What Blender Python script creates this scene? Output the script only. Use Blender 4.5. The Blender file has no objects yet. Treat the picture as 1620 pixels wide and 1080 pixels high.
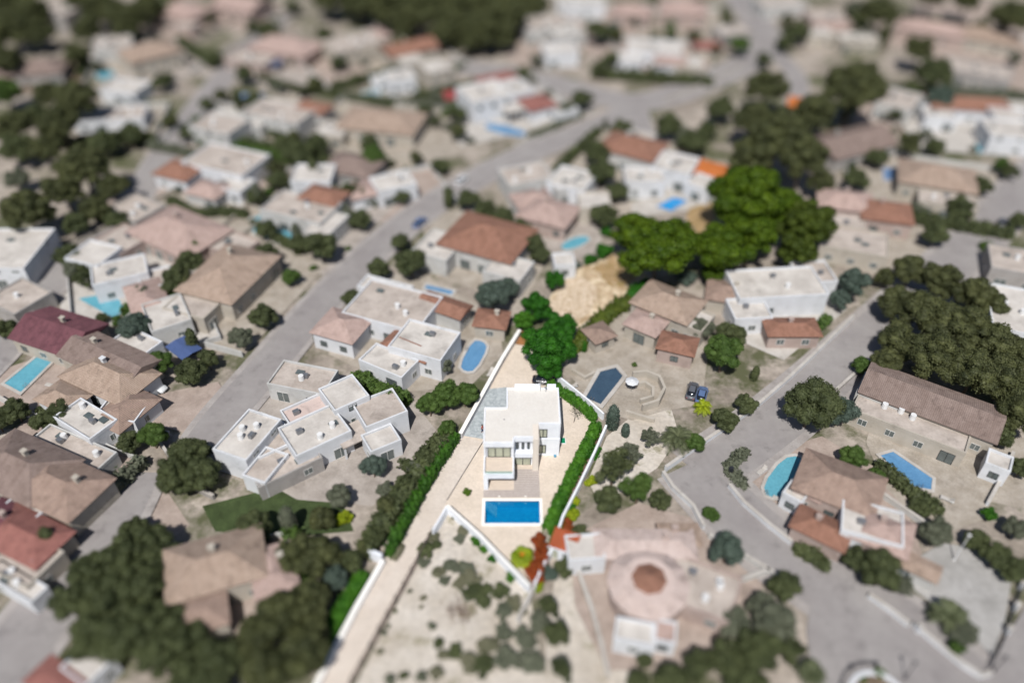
import bpy, bmesh, math, random
import numpy as np
from mathutils import Vector, Matrix
from mathutils.geometry import tessellate_polygon
sc = bpy.context.scene
C = sc.collection
# ---------------------------------------------------------------- camera
CAM_H = 95.0; PITCH = 41.0; FPX = 1260.0
cam_d = bpy.data.cameras.new('camera')
cam = bpy.data.objects.new('camera', cam_d); C.objects.link(cam)
cam.location = (0, 0, CAM_H); cam.rotation_euler = (math.radians(90 - PITCH), 0, 0)
cam_d.sensor_width = 360; cam_d.lens = 280          # same angle as a 28 mm drone lens
cam_d.clip_start = 1; cam_d.clip_end = 3000
cam_d.dof.use_dof = True
cam_d.dof.focus_distance = 128
cam_d.dof.aperture_fstop = 0.28 / 4.3               # very wide opening: the miniature look of the photo
cam_d.dof.aperture_blades = 0
sc.camera = cam
# ---------------------------------------------------------------- world, sun, exposure
w = bpy.data.worlds.new('World'); sc.world = w; w.use_nodes = True
nt = w.node_tree; nt.nodes.clear()
sky = nt.nodes.new('ShaderNodeTexSky'); sky.sky_type = 'NISHITA'; sky.sun_disc = False
sun_dir = Vector((-0.21, -0.98, math.tan(math.radians(55)))).normalized()
sky.sun_elevation = math.asin(sun_dir.z)
sky.sun_rotation = math.atan2(sun_dir.x, sun_dir.y)
bg = nt.nodes.new('ShaderNodeBackground'); bg.inputs[1].default_value = 0.06
wo = nt.nodes.new('ShaderNodeOutputWorld')
nt.links.new(sky.outputs[0], bg.inputs[0]); nt.links.new(bg.outputs[0], wo.inputs[0])
sl = bpy.data.lights.new('sun', 'SUN'); sl.energy = 4.7; sl.angle = math.radians(0.5); sl.color = (1, 0.968, 0.925)
so = bpy.data.objects.new('sun', sl); C.objects.link(so)
so.rotation_euler = sun_dir.to_track_quat('Z', 'Y').to_euler()
so.location = (0, 0, 150)
sc.view_settings.view_transform = 'Standard'; sc.view_settings.look = 'None'
sc.view_settings.exposure = 0.12; sc.view_settings.gamma = 1
sc.render.engine = 'CYCLES'
sc.cycles.use_denoising = True
sc.cycles.max_bounces = 6; sc.cycles.diffuse_bounces = 3; sc.cycles.transparent_max_bounces = 8
sc.cycles.use_adaptive_sampling = True; sc.cycles.adaptive_threshold = 0.015

SP, CP = math.sin(math.radians(PITCH)), math.cos(math.radians(PITCH))
R = math.radians
def P(x, y, h=0.0):
    """photo pixel (1620x1080) -> the world point at height h that is seen there"""
    u, v = (x - 810) / FPX, (y - 540) / FPX
    z = (CAM_H - h) / (SP + v * CP)
    return Vector((u * z, z * (CP - v * SP), h))
def ppm(y, h=0):
    v = (y - 540) / FPX
    return FPX * (SP + v * CP) / (CAM_H - h)       # pixels per metre, across
# ---------------------------------------------------------------- materials
def S(r, g, b):
    f = lambda c: (c / 12.92 if c <= .04045 else ((c + .055) / 1.055) ** 2.4)
    return (f(r / 255), f(g / 255), f(b / 255))
MATS = {}
def mat(name, col, col2=None, scale=1.0, rough=.85, bump=0., bscale=None, detail=6, lo=.35, hi=.65, kind='noise', spec=.3, coord='pos', metal=0., fine=.0, stretch=None):
    if name in MATS: return MATS[name]
    m = bpy.data.materials.new(name); m.use_nodes = True; t = m.node_tree; n = t.nodes; L = t.links
    b = n['Principled BSDF']; b.inputs['Roughness'].default_value = rough; b.inputs['Metallic'].default_value = metal
    b.inputs['Specular IOR Level'].default_value = spec
    col2 = col2 or tuple(c * .85 for c in col)
    if coord == 'pos': g = n.new('ShaderNodeNewGeometry'); vec = g.outputs['Position']
    else: g = n.new('ShaderNodeTexCoord'); vec = g.outputs['UV' if coord == 'uv' else 'Object']
    if stretch:
        mp = n.new('ShaderNodeMapping'); mp.inputs['Scale'].default_value = stretch; L.new(vec, mp.inputs[0]); vec = mp.outputs[0]
    if kind == 'noise':
        x = n.new('ShaderNodeTexNoise'); x.inputs['Scale'].default_value = scale; x.inputs['Detail'].default_value = detail
        x.inputs['Roughness'].default_value = .62
        out = x.outputs['Fac']
    elif kind == 'voronoi':
        x = n.new('ShaderNodeTexVoronoi'); x.inputs['Scale'].default_value = scale
        sep = n.new('ShaderNodeSeparateColor'); L.new(x.outputs['Color'], sep.inputs[0]); out = sep.outputs[0]
    elif kind == 'brick':
        x = n.new('ShaderNodeTexBrick'); x.inputs['Scale'].default_value = scale
        x.inputs['Color1'].default_value = (*col, 1); x.inputs['Color2'].default_value = (*tuple(c * .9 for c in col), 1)
        x.inputs['Mortar'].default_value = (*col2, 1); x.inputs['Mortar Size'].default_value = .02
        x.offset = 0.5
        out = None
    L.new(vec, x.inputs['Vector'])
    if out is not None:
        r = n.new('ShaderNodeValToRGB'); r.color_ramp.elements[0].position = lo; r.color_ramp.elements[1].position = hi
        r.color_ramp.elements[0].color = (*col2, 1); r.color_ramp.elements[1].color = (*col, 1)
        L.new(out, r.inputs[0]); colout = r.outputs[0]
    else: colout = x.outputs['Color']
    if fine:
        f = n.new('ShaderNodeTexNoise'); f.inputs['Scale'].default_value = scale * 9; f.inputs['Detail'].default_value = 3; L.new(vec, f.inputs['Vector'])
        mr = n.new('ShaderNodeMapRange'); mr.inputs[1].default_value = .3; mr.inputs[2].default_value = .7
        mr.inputs[3].default_value = 1 - fine; mr.inputs[4].default_value = 1 + fine * .6; L.new(f.outputs['Fac'], mr.inputs[0])
        mx = n.new('ShaderNodeVectorMath'); mx.operation = 'SCALE'; L.new(colout, mx.inputs[0]); L.new(mr.outputs[0], mx.inputs['Scale']); colout = mx.outputs[0]
    L.new(colout, b.inputs['Base Color'])
    if bump:
        bn = n.new('ShaderNodeTexNoise'); bn.inputs['Scale'].default_value = bscale or scale * 4; bn.inputs['Detail'].default_value = 4
        L.new(vec, bn.inputs['Vector'])
        bp = n.new('ShaderNodeBump'); bp.inputs['Strength'].default_value = bump; bp.inputs['Distance'].default_value = .1
        L.new(bn.outputs['Fac'], bp.inputs['Height']); L.new(bp.outputs[0], b.inputs['Normal'])
    MATS[name] = m
    return m
def leaf_mat(name, col, col2, hue=.35):
    if name in MATS: return MATS[name]
    m = bpy.data.materials.new(name); m.use_nodes = True; t = m.node_tree; n = t.nodes; L = t.links
    b = n['Principled BSDF']; b.inputs['Roughness'].default_value = .6; b.inputs['Specular IOR Level'].default_value = .25
    g = n.new('ShaderNodeNewGeometry'); r = n.new('ShaderNodeValToRGB')
    r.color_ramp.elements[0].color = (*col2, 1); r.color_ramp.elements[1].color = (*col, 1)
    nz = n.new('ShaderNodeTexNoise'); nz.inputs['Scale'].default_value = .35; nz.inputs['Detail'].default_value = 3; L.new(g.outputs['Position'], nz.inputs['Vector'])
    ad = n.new('ShaderNodeMath'); ad.operation = 'MULTIPLY_ADD'; L.new(g.outputs['Random Per Island'], ad.inputs[0]); ad.inputs[1].default_value = .55
    sb = n.new('ShaderNodeMath'); sb.operation = 'MULTIPLY_ADD'; L.new(nz.outputs['Fac'], sb.inputs[0]); sb.inputs[1].default_value = 1.6; sb.inputs[2].default_value = -.58
    L.new(sb.outputs[0], ad.inputs[2]); L.new(ad.outputs[0], r.inputs[0]); L.new(r.outputs[0], b.inputs['Base Color'])
    tr = n.new('ShaderNodeBsdfTranslucent'); L.new(r.outputs[0], tr.inputs[0])
    ms = n.new('ShaderNodeMixShader'); ms.inputs[0].default_value = .22
    L.new(b.outputs[0], ms.inputs[1]); L.new(tr.outputs[0], ms.inputs[2]); L.new(ms.outputs[0], n['Material Output'].inputs[0])
    MATS[name] = m
    return m
def roof_mat(name, col, col2):
    """clay tile roof: rows of barrel tiles drawn from the roof plane's own UV in metres"""
    if name in MATS: return MATS[name]
    m = mat(name, col, col2, scale=.8, rough=.9, coord='uv', stretch=(1, .45, 1), fine=.18)
    t = m.node_tree; n = t.nodes; L = t.links; b = n['Principled BSDF']
    uv = n.new('ShaderNodeTexCoord'); wv = n.new('ShaderNodeTexWave'); wv.bands_direction = 'X'; wv.inputs['Scale'].default_value = 1.1
    wv.inputs['Distortion'].default_value = .3
    L.new(uv.outputs['UV'], wv.inputs['Vector'])
    w2 = n.new('ShaderNodeTexWave'); w2.bands_direction = 'Y'; w2.wave_profile = 'SAW'; w2.inputs['Scale'].default_value = .8; L.new(uv.outputs['UV'], w2.inputs['Vector'])
    ad = n.new('ShaderNodeMath'); ad.operation = 'ADD'; L.new(wv.outputs['Fac'], ad.inputs[0]); L.new(w2.outputs['Fac'], ad.inputs[1])
    bp = n.new('ShaderNodeBump'); bp.inputs['Strength'].default_value = .7; bp.inputs['Distance'].default_value = .08
    L.new(ad.outputs[0], bp.inputs['Height']); L.new(bp.outputs[0], b.inputs['Normal'])
    return m
def water_mat(name, col, deep):
    if name in MATS: return MATS[name]
    m = mat(name, col, deep, scale=.35, rough=.08, spec=.5, fine=.12, lo=.25, hi=.75, bump=.12, bscale=3.0)
    return m
M = {}
M['ground'] = mat('dry_earth', S(170, 160, 150), S(124, 115, 105), scale=.09, fine=.25, detail=10, bump=.4, bscale=1.5)
def veg(m, col, scale, lo, hi):
    """low weeds growing in patches: a third colour mixed in by its own noise"""
    t = m.node_tree; n = t.nodes; L = t.links; b = n['Principled BSDF']; src = b.inputs['Base Color'].links[0].from_socket
    g = n.new('ShaderNodeNewGeometry'); x = n.new('ShaderNodeTexNoise'); x.inputs['Scale'].default_value = scale; x.inputs['Detail'].default_value = 12; x.inputs['Roughness'].default_value = .7; L.new(g.outputs['Position'], x.inputs['Vector'])
    r = n.new('ShaderNodeMapRange'); r.inputs[1].default_value = lo; r.inputs[2].default_value = hi; L.new(x.outputs['Fac'], r.inputs[0])
    mx = n.new('ShaderNodeMix'); mx.data_type = 'RGBA'; mx.inputs[7].default_value = (*col, 1); L.new(r.outputs[0], mx.inputs[0]); L.new(src, mx.inputs[6]); L.new(mx.outputs[2], b.inputs['Base Color'])
veg(M['ground'], S(82, 84, 60), .07, .47, .58)
M['gravel'] = mat('pale_gravel', S(206, 193, 179), S(196, 183, 168), scale=.35, fine=.10, bump=.25, bscale=9)
M['gravel_drive'] = mat('drive_gravel', S(200, 190, 180), S(191, 180, 169), scale=.3, fine=.09, bump=.25, bscale=9)
M['sandA'] = mat('sandy_plot', S(182, 160, 132), S(150, 128, 96), scale=.5, fine=.35, detail=9, bump=.6, bscale=2.5, lo=.38, hi=.56)
M['sandB'] = mat('sandy_lot', S(194, 187, 178), S(172, 163, 151), scale=.16, fine=.16, detail=8, bump=.4, bscale=2)
M['drygrass'] = mat('dry_grass', S(168, 142, 106), S(138, 116, 78), scale=.4, fine=.4, detail=9)
M['rubble'] = mat('rubble', S(212, 196, 176), S(160, 136, 106), scale=1.6, fine=.4, detail=10, lo=.34, hi=.6, bump=.7, bscale=3)
M['asphalt'] = mat('worn_asphalt', S(144, 140, 138), S(132, 127, 126), scale=.12, fine=.05, detail=8)
M['pavement'] = mat('concrete_pavement', S(158, 153, 150), S(141, 135, 132), scale=.5, fine=.08)
M['concrete'] = mat('plaza_concrete', S(164, 162, 160), S(142, 140, 137), scale=.2, fine=.08, detail=8)
M['kerb'] = mat('kerb_stone', S(174, 171, 166), rough=.9, scale=1.)
M['patio_pink'] = mat('pink_patio', S(164, 150, 141), S(144, 130, 121), scale=.4, fine=.1)
M['patio_beige'] = mat('beige_patio', S(164, 156, 146), S(142, 133, 121), scale=.4, fine=.12)
M['patio_grey'] = mat('grey_patio', S(166, 158, 151), S(142, 134, 127), scale=.4, fine=.1)
M['patio_white'] = mat('white_patio', S(182, 178, 173), S(164, 158, 151), scale=.4, fine=.06)
M['soil'] = mat('garden_soil', S(121, 105, 89), S(87, 75, 61), scale=.5, fine=.3)
M['grass'] = mat('lawn_grass', S(65, 79, 45), S(49, 61, 32), scale=.5, fine=.35)
M['white'] = mat('white_render', S(228, 231, 236), S(214, 218, 225), scale=.7, rough=.7, fine=.02)
M['roofgravel'] = mat('roof_gravel', S(208, 204, 198), S(201, 196, 189), scale=.35, fine=.05)
M['beige_tile'] = mat('beige_tile', S(204, 190, 176), S(180, 166, 152), scale=.8, kind='brick', fine=0)
M['deck'] = mat('grey_deck', S(176, 166, 160), S(140, 132, 128), scale=1.6, kind='brick', stretch=(1.6, .35, 1))
M['flag'] = mat('slate_paving', S(170, 176, 178), S(146, 153, 156), scale=2.8, kind='voronoi', lo=.1, hi=.9, fine=.0)
M['wallA'] = mat('plaster_white', S(183, 183, 182), S(171, 170, 167), scale=.4, rough=.85)
M['wallB'] = mat('plaster_cream', S(174, 167, 157), S(160, 153, 142), scale=.4)
M['wallC'] = mat('plaster_grey', S(157, 153, 150), S(141, 137, 134), scale=.4)
M['wallP'] = mat('plaster_pink', S(169, 153, 146), S(153, 137, 130), scale=.4)
M['wallH'] = mat('plaster_bright', S(203, 205, 209), S(191, 193, 196), scale=.4)
M['flatroof'] = mat('flat_roof_grey', S(178, 168, 160), S(148, 138, 130), scale=.3, fine=.08, lo=.3, hi=.6)
M['flatwhite'] = mat('flat_roof_white', S(194, 189, 183), S(170, 164, 158), scale=.3, fine=.05)
M['tan'] = roof_mat('tan_tile', S(166, 147, 133), S(146, 127, 113))
M['terra'] = roof_mat('terracotta_tile', S(148, 110, 94), S(130, 94, 78))
M['brown'] = roof_mat('brown_tile', S(156, 135, 123), S(134, 114, 103))
M['dull'] = roof_mat('dull_tile', S(138, 122, 115), S(120, 104, 97))
M['pink'] = roof_mat('pink_tile', S(178, 156, 148), S(160, 138, 130))
M['palepink'] = roof_mat('pale_pink_tile', S(196, 180, 174), S(180, 162, 155))
M['maroon'] = roof_mat('maroon_tile', S(116, 75, 82), S(96, 61, 68))
M['red'] = roof_mat('red_tile', S(148, 102, 94), S(130, 86, 80))
M['orange'] = roof_mat('orange_tile', S(166, 88, 58), S(144, 74, 46))
M['glass'] = mat('window_glass', S(96, 104, 104), S(78, 86, 86), scale=.6, rough=.08, spec=.8)
M['curtain_glass'] = mat('curtained_glass', S(170, 174, 156), S(150, 154, 138), scale=.8, rough=.1, spec=.7, stretch=(3, 3, .4))
M['dframe'] = mat('dark_frame', S(38, 42, 46), S(32, 36, 40), rough=.5)
M['wframe'] = mat('pale_frame', S(200, 200, 198), rough=.6)
M['wood'] = mat('brown_wood', S(116, 86, 62), S(90, 66, 48), scale=2)
M['bark'] = mat('bark', S(118, 104, 92), S(80, 70, 60), scale=3, fine=.3)
M['metal'] = mat('galvanised', S(150, 152, 156), S(130, 132, 136), rough=.4, metal=.6)
M['dmetal'] = mat('dark_metal', S(48, 50, 56), S(40, 42, 46), rough=.5)
M['lampwhite'] = mat('white_paint', S(214, 214, 214), rough=.5)
M['rubber'] = mat('rubber', S(28, 28, 30), rough=.9)
M['skin'] = mat('skin', S(200, 150, 120), rough=.6)
M['coping'] = mat('white_coping', S(238, 236, 232), S(226, 223, 218), scale=1.2)
M['pool_teal'] = water_mat('water_teal', S(100, 162, 178), S(82, 142, 160))
M['pool_blue'] = water_mat('water_blue', S(98, 142, 178), S(80, 124, 162))
M['pool_pale'] = water_mat('water_pale', S(124, 158, 168), S(106, 140, 152))
M['pool_deep'] = water_mat('water_deep', S(92, 122, 156), S(76, 106, 140))
M['pool_slate'] = water_mat('water_slate', S(64, 84, 102), S(54, 72, 90))
M['pool_vivid'] = water_mat('water_vivid', S(20, 140, 200), S(10, 120, 186))
M['tarp_blue'] = mat('blue_tarp', S(96, 124, 160), S(80, 106, 142), scale=1)
M['green_mat'] = mat('green_sheet', S(10, 128, 88), rough=.7)
M['orange_cloth'] = mat('orange_cloth', S(186, 110, 58), S(168, 96, 48), scale=1)
M['red_cloth'] = mat('red_cloth', S(150, 70, 68), S(128, 58, 60), scale=1)
L_ = {}
L_['pineH'] = leaf_mat('pine_needles_bright', S(90, 112, 18), S(42, 66, 8))
L_['greenH'] = leaf_mat('broad_leaves_bright', S(56, 112, 26), S(26, 72, 14))
L_['hedgeH'] = leaf_mat('hedge_leaves_bright', S(80, 128, 34), S(38, 84, 20))
L_['yellowH'] = leaf_mat('yellow_green_leaves', S(158, 168, 34), S(100, 124, 22))
L_['pinemid'] = leaf_mat('pine_needles_mid', S(82, 96, 30), S(46, 60, 18))
L_['scrub'] = leaf_mat('belt_scrub', S(104, 116, 46), S(58, 74, 24))
L_['hedgeL'] = leaf_mat('hedge_leaves_dark', S(74, 118, 34), S(28, 62, 16))
L_['rust'] = leaf_mat('rust_leaves', S(162, 74, 36), S(108, 58, 24))
L_['pine'] = leaf_mat('pine_needles_dull', S(98, 102, 64), S(50, 56, 36))
L_['round'] = leaf_mat('broad_leaves_dull', S(96, 104, 68), S(50, 58, 36))
L_['olive'] = leaf_mat('olive_leaves', S(112, 116, 98), S(80, 86, 70))
L_['lime'] = leaf_mat('fresh_leaves', S(86, 108, 52), S(58, 82, 34))
L_['palm'] = leaf_mat('palm_fronds', S(104, 110, 80), S(70, 78, 52))
L_['blue'] = leaf_mat('blue_green_leaves', S(92, 106, 96), S(66, 80, 70))
L_['grey'] = leaf_mat('grey_scrub', S(128, 126, 104), S(92, 94, 72))
for k_ in ('tan', 'terra', 'brown', 'dull', 'pink', 'palepink', 'red', 'maroon'):
    c_ = M[k_].node_tree.nodes['Color Ramp'].color_ramp.elements[0].color; veg(M[k_], tuple(v * .62 for v in c_[:3]), .7, .52, .72)
for k_ in ('wallA', 'wallB', 'wallC', 'wallP', 'wallH', 'flatroof', 'flatwhite', 'patio_pink', 'patio_beige', 'patio_grey', 'patio_white', 'concrete', 'pavement', 'asphalt'):
    c_ = M[k_].node_tree.nodes['Color Ramp'].color_ramp.elements[0].color; veg(M[k_], tuple(v * .7 for v in c_[:3]), .33, .54, .74)
veg(M['sandB'], S(122, 118, 92), .22, .56, .66); veg(M['drygrass'], S(104, 110, 50), .5, .58, .68); veg(M['sandA'], S(206, 190, 164), .35, .48, .56)
# ---------------------------------------------------------------- object helpers
def tag(o, label=None, cat=None, group=None, kind=None):
    if label: o['label'] = label
    if cat: o['category'] = cat
    if group: o['group'] = group
    if kind: o['kind'] = kind
    return o
def empty(name, loc, rz=0., label=None, cat=None, group=None):
    o = bpy.data.objects.new(name, None); C.objects.link(o); o.empty_display_size = .5
    o.location = loc; o.rotation_euler = (0, 0, rz)
    return tag(o, label, cat, group)
def link(name, bm, m, parent=None, smooth=False, loc=None, rz=None):
    me = bpy.data.meshes.new(name)
    bmesh.ops.recalc_face_normals(bm, faces=bm.faces)
    bm.to_mesh(me); bm.free()
    for mm in (m if isinstance(m, (list, tuple)) else [m]): me.materials.append(mm)
    if smooth:
        for p in me.polygons: p.use_smooth = True
    o = bpy.data.objects.new(name, me); C.objects.link(o)
    if parent: o.parent = parent
    if loc is not None: o.location = loc
    if rz is not None: o.rotation_euler = (0, 0, rz)
    return o
def box(bm, x0, x1, y0, y1, z0, z1, bev=0):
    vs = [bm.verts.new((x, y, z)) for z in (z0, z1) for x, y in ((x0, y0), (x1, y0), (x1, y1), (x0, y1))]
    fs = [(0, 3, 2, 1), (4, 5, 6, 7), (0, 1, 5, 4), (1, 2, 6, 5), (2, 3, 7, 6), (3, 0, 4, 7)]
    F = [bm.faces.new([vs[i] for i in f]) for f in fs]
    if bev:
        bmesh.ops.bevel(bm, geom=list({e for f in F for e in f.edges}), offset=bev, segments=2, affect='EDGES')
    return F
def boxm(*a, **k):
    bm = bmesh.new(); box(bm, *a, **k); return bm
def tube(bm, p0, p1, r0, r1=None, n=8):
    r1 = r0 if r1 is None else r1
    p0, p1 = Vector(p0), Vector(p1); q = (p1 - p0).to_track_quat('Z', 'Y')
    a = [bm.verts.new(p0 + q @ Vector((r0 * math.cos(2 * math.pi * i / n), r0 * math.sin(2 * math.pi * i / n), 0))) for i in range(n)]
    b = [bm.verts.new(p1 + q @ Vector((r1 * math.cos(2 * math.pi * i / n), r1 * math.sin(2 * math.pi * i / n), 0))) for i in range(n)]
    for i in range(n): bm.faces.new((a[i], a[(i + 1) % n], b[(i + 1) % n], b[i]))
    bm.faces.new(a[::-1]); bm.faces.new(b)
def sheet(name, pts, z, m, holes=(), pix=True, kind='structure', thick=0.):
    """flat ground sheet (or slab when thick) from an outline"""
    W = [P(x, y) if pix else Vector((x, y, 0)) for x, y in pts]
    loops = [[Vector((v.x, v.y, 0)) for v in W]] + [[Vector((x, y, 0)) for x, y in h] for h in holes]
    flat = [v for l in loops for v in l]
    bm = bmesh.new(); vs = [bm.verts.new((v.x, v.y, z)) for v in flat]
    for t in tessellate_polygon(loops):
        try: bm.faces.new([vs[i] for i in t])
        except ValueError: pass
    if thick:
        low = [bm.verts.new((v.x, v.y, z - thick)) for v in loops[0]]; n = len(low)
        for i in range(n): bm.faces.new((vs[i], vs[(i + 1) % n], low[(i + 1) % n], low[i]))
    bmesh.ops.recalc_face_normals(bm, faces=bm.faces)
    me = bpy.data.meshes.new(name); 
    for f in bm.faces:
        if not thick and f.normal.z < 0: f.normal_flip()
    bm.to_mesh(me); bm.free(); me.materials.append(m)
    o = bpy.data.objects.new(name, me); C.objects.link(o)
    if kind: o['kind'] = kind
    return o
def ribbon_pts(pl, width):
    """polyline (world) -> smooth left and right edges"""
    pl = [Vector(p) for p in pl]
    for _ in range(3):
        q = [pl[0]]
        for a, b in zip(pl, pl[1:]): q += [a * .75 + b * .25, a * .25 + b * .75]
        pl = q + [pl[-1]]
    L, Rr = [], []
    for i, p in enumerate(pl):
        d = (pl[min(i + 1, len(pl) - 1)] - pl[max(i - 1, 0)]); d.z = 0; d.normalize()
        n = Vector((-d.y, d.x, 0)); L.append(p + n * width / 2); Rr.append(p - n * width / 2)
    return L, Rr
def ribbon(name, pixpl, width, z, m, kind='structure', shift=0, h0=None):
    pl = [P(x, y) for x, y in pixpl]
    L, Rr = ribbon_pts(pl, width)
    if shift:
        L2, R2 = ribbon_pts(pl, abs(shift) * 2)
        c = L2 if shift > 0 else R2
        L, Rr = ribbon_pts_raw(c, width)
    bm = bmesh.new()
    a = [bm.verts.new((p.x, p.y, z)) for p in L]; b = [bm.verts.new((p.x, p.y, z)) for p in Rr]
    for i in range(len(a) - 1): bm.faces.new((b[i], b[i + 1], a[i + 1], a[i]))
    if h0 is not None:
        al = [bm.verts.new((p.x, p.y, h0)) for p in L]; bl = [bm.verts.new((p.x, p.y, h0)) for p in Rr]
        for i in range(len(a) - 1):
            bm.faces.new((a[i], a[i + 1], al[i + 1], al[i])); bm.faces.new((b[i + 1], b[i], bl[i], bl[i + 1]))
        bm.faces.new((a[0], al[0], bl[0], b[0])); bm.faces.new((a[-1], b[-1], bl[-1], al[-1]))
    o = link(name, bm, m)
    if kind: o['kind'] = kind
    return o
def ribbon_pts_raw(pl, width):
    L, Rr = [], []
    for i, p in enumerate(pl):
        d = (pl[min(i + 1, len(pl) - 1)] - pl[max(i - 1, 0)]); d.z = 0; d.normalize()
        n = Vector((-d.y, d.x, 0)); L.append(p + n * width / 2); Rr.append(p - n * width / 2)
    return L, Rr
def wall(name, pixpl, h, t, m, label, cat='wall', group=None, world=False, cap=None):
    """garden wall along a polyline of base pixels"""
    pl = [Vector((*p, 0)) if world else P(*p) for p in pixpl]
    L, Rr = [], []
    n_ = len(pl)
    for i, p in enumerate(pl):
        if 0 < i < n_ - 1:
            d1 = (pl[i] - pl[i - 1]).normalized(); d2 = (pl[i + 1] - pl[i]).normalized(); d = (d1 + d2).normalized(); k = 1 / max(.5, d.dot(d1))
        else: d = (pl[min(i + 1, n_ - 1)] - pl[max(i - 1, 0)]).normalized(); k = 1
        n = Vector((-d.y, d.x, 0)) * t / 2 * k
        L.append(p + n); Rr.append(p - n)
    def prism(Lx, Rx, z0, z1):
        bm = bmesh.new()
        q = [[bm.verts.new((p.x, p.y, z)) for p in s] for s in (Lx, Rx) for z in (z0, z1)]
        a0, a1, b0, b1 = q
        for i in range(n_ - 1):
            bm.faces.new((a0[i], a0[i + 1], a1[i + 1], a1[i])); bm.faces.new((b0[i + 1], b0[i], b1[i], b1[i + 1]))
            bm.faces.new((a1[i], a1[i + 1], b1[i + 1], b1[i])); bm.faces.new((a0[i + 1], a0[i], b0[i], b0[i + 1]))
        bm.faces.new((a0[0], a1[0], b1[0], b0[0])); bm.faces.new((a0[-1], b0[-1], b1[-1], a1[-1]))
        return bm
    o = link(name, prism(L, Rr, -.3, h), m)
    tag(o, label, cat, group)
    if cap:
        mid = [(a + b) / 2 for a, b in zip(L, Rr)]
        L2 = [c + (a - c) * 1.25 for a, c in zip(L, mid)]; R2 = [c + (a - c) * 1.25 for a, c in zip(Rr, mid)]
        link('coping', prism(L2, R2, h + .002, h + .06), cap, o)
    return o

def jag(pts, amp, seed=1, n=5):
    """rough outline: every edge broken into n pieces pushed in and out by up to amp pixels"""
    rg = random.Random(seed); out = []
    for (x0, y0), (x1, y1) in zip(pts, pts[1:] + pts[:1]):
        for k in range(n):
            t = k / n; out.append((x0 + (x1 - x0) * t + rg.uniform(-amp, amp), y0 + (y1 - y0) * t + rg.uniform(-amp, amp)))
    return out
# ---------------------------------------------------------------- foliage
def quads(name, cen, nrm, size, m, rng, core=None, asp=1.0):
    """mesh of one leaf clump face per centre, facing nrm with jitter; core = (verts, faces) added inside"""
    N = len(cen)
    nrm = nrm + rng.normal(0, .6, nrm.shape); nrm /= np.linalg.norm(nrm, axis=1, keepdims=True) + 1e-9
    t = rng.normal(0, 1, nrm.shape); t -= (t * nrm).sum(1, keepdims=True) * nrm; t /= np.linalg.norm(t, axis=1, keepdims=True) + 1e-9
    b = np.cross(nrm, t)
    s = size * rng.uniform(.6, 1.4, (N, 1))
    v = np.empty((N, 4, 3))
    v[:, 0] = cen - t * s * asp; v[:, 1] = cen - b * s * .6 + nrm * s * .15; v[:, 2] = cen + t * s * asp; v[:, 3] = cen + b * s * .6 - nrm * s * .15
    V = v.reshape(-1, 3); nf = N
    loops = np.arange(N * 4); starts = np.arange(N) * 4; tot = np.full(N, 4)
    if core is not None:
        cv, cf = core; off = len(V); V = np.vstack([V, cv])
        loops = np.concatenate([loops, (np.array(cf) + off).ravel()]); starts = np.concatenate([starts, N * 4 + np.arange(len(cf)) * 3]); tot = np.concatenate([tot, np.full(len(cf), 3)])
    me = bpy.data.meshes.new(name)
    me.vertices.add(len(V)); me.vertices.foreach_set('co', V.astype(np.float32).ravel())
    me.loops.add(len(loops)); me.loops.foreach_set('vertex_index', loops.astype(np.int32))
    me.polygons.add(len(starts)); me.polygons.foreach_set('loop_start', starts.astype(np.int32)); me.polygons.foreach_set('loop_total', tot.astype(np.int32))
    me.update(calc_edges=True); me.validate()
    me.materials.append(m)
    return me
_ico = None
def ico():
    global _ico
    if _ico is None:
        bm = bmesh.new(); bmesh.ops.create_icosphere(bm, subdivisions=2, radius=1)
        bm.verts.ensure_lookup_table()
        _ico = (np.array([v.co[:] for v in bm.verts]), np.array([[v.index for v in f.verts] for f in bm.faces])); bm.free()
    return _ico
def crown_mesh(name, clumps, n, size, m, seed, corek=.8, up=.25, asp=1.0):
    rng = np.random.default_rng(seed)
    c = np.array([k[:3] for k in clumps]); r = np.array([k[3] for k in clumps]); f = np.array([k[4] for k in clumps])
    idx = rng.choice(len(c), n, p=(r ** 2) / (r ** 2).sum())
    d = rng.normal(0, 1, (n, 3)); d[:, 2] += up; d /= np.linalg.norm(d, axis=1, keepdims=True)
    # lumpy radius: sub-clumps on each clump
    lump = 1 + .13 * np.sin(d[:, 0] * 9 + idx * 2.1) * np.sin(d[:, 1] * 8 + idx) + .1 * np.sin(d[:, 2] * 11 + idx * 1.7)
    rad = r[idx] * lump * (1 - .2 * rng.random(n) ** 2 + .16 * rng.random(n) ** 3)
    cen = c[idx] + d * rad[:, None] * np.stack([np.ones(n), np.ones(n), f[idx]], 1)
    cv, cf = ico(); V = []; F = []
    for i in range(len(c)):
        nn = 1 + rng.normal(0, .08, (len(cv), 1))
        V.append(cv * nn * r[i] * corek * np.array([1, 1, f[i]]) + c[i]); F.append(cf + len(cv) * i)
    return quads(name, cen, d, size, m, rng, (np.vstack(V), np.vstack(F)), asp)
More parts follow.
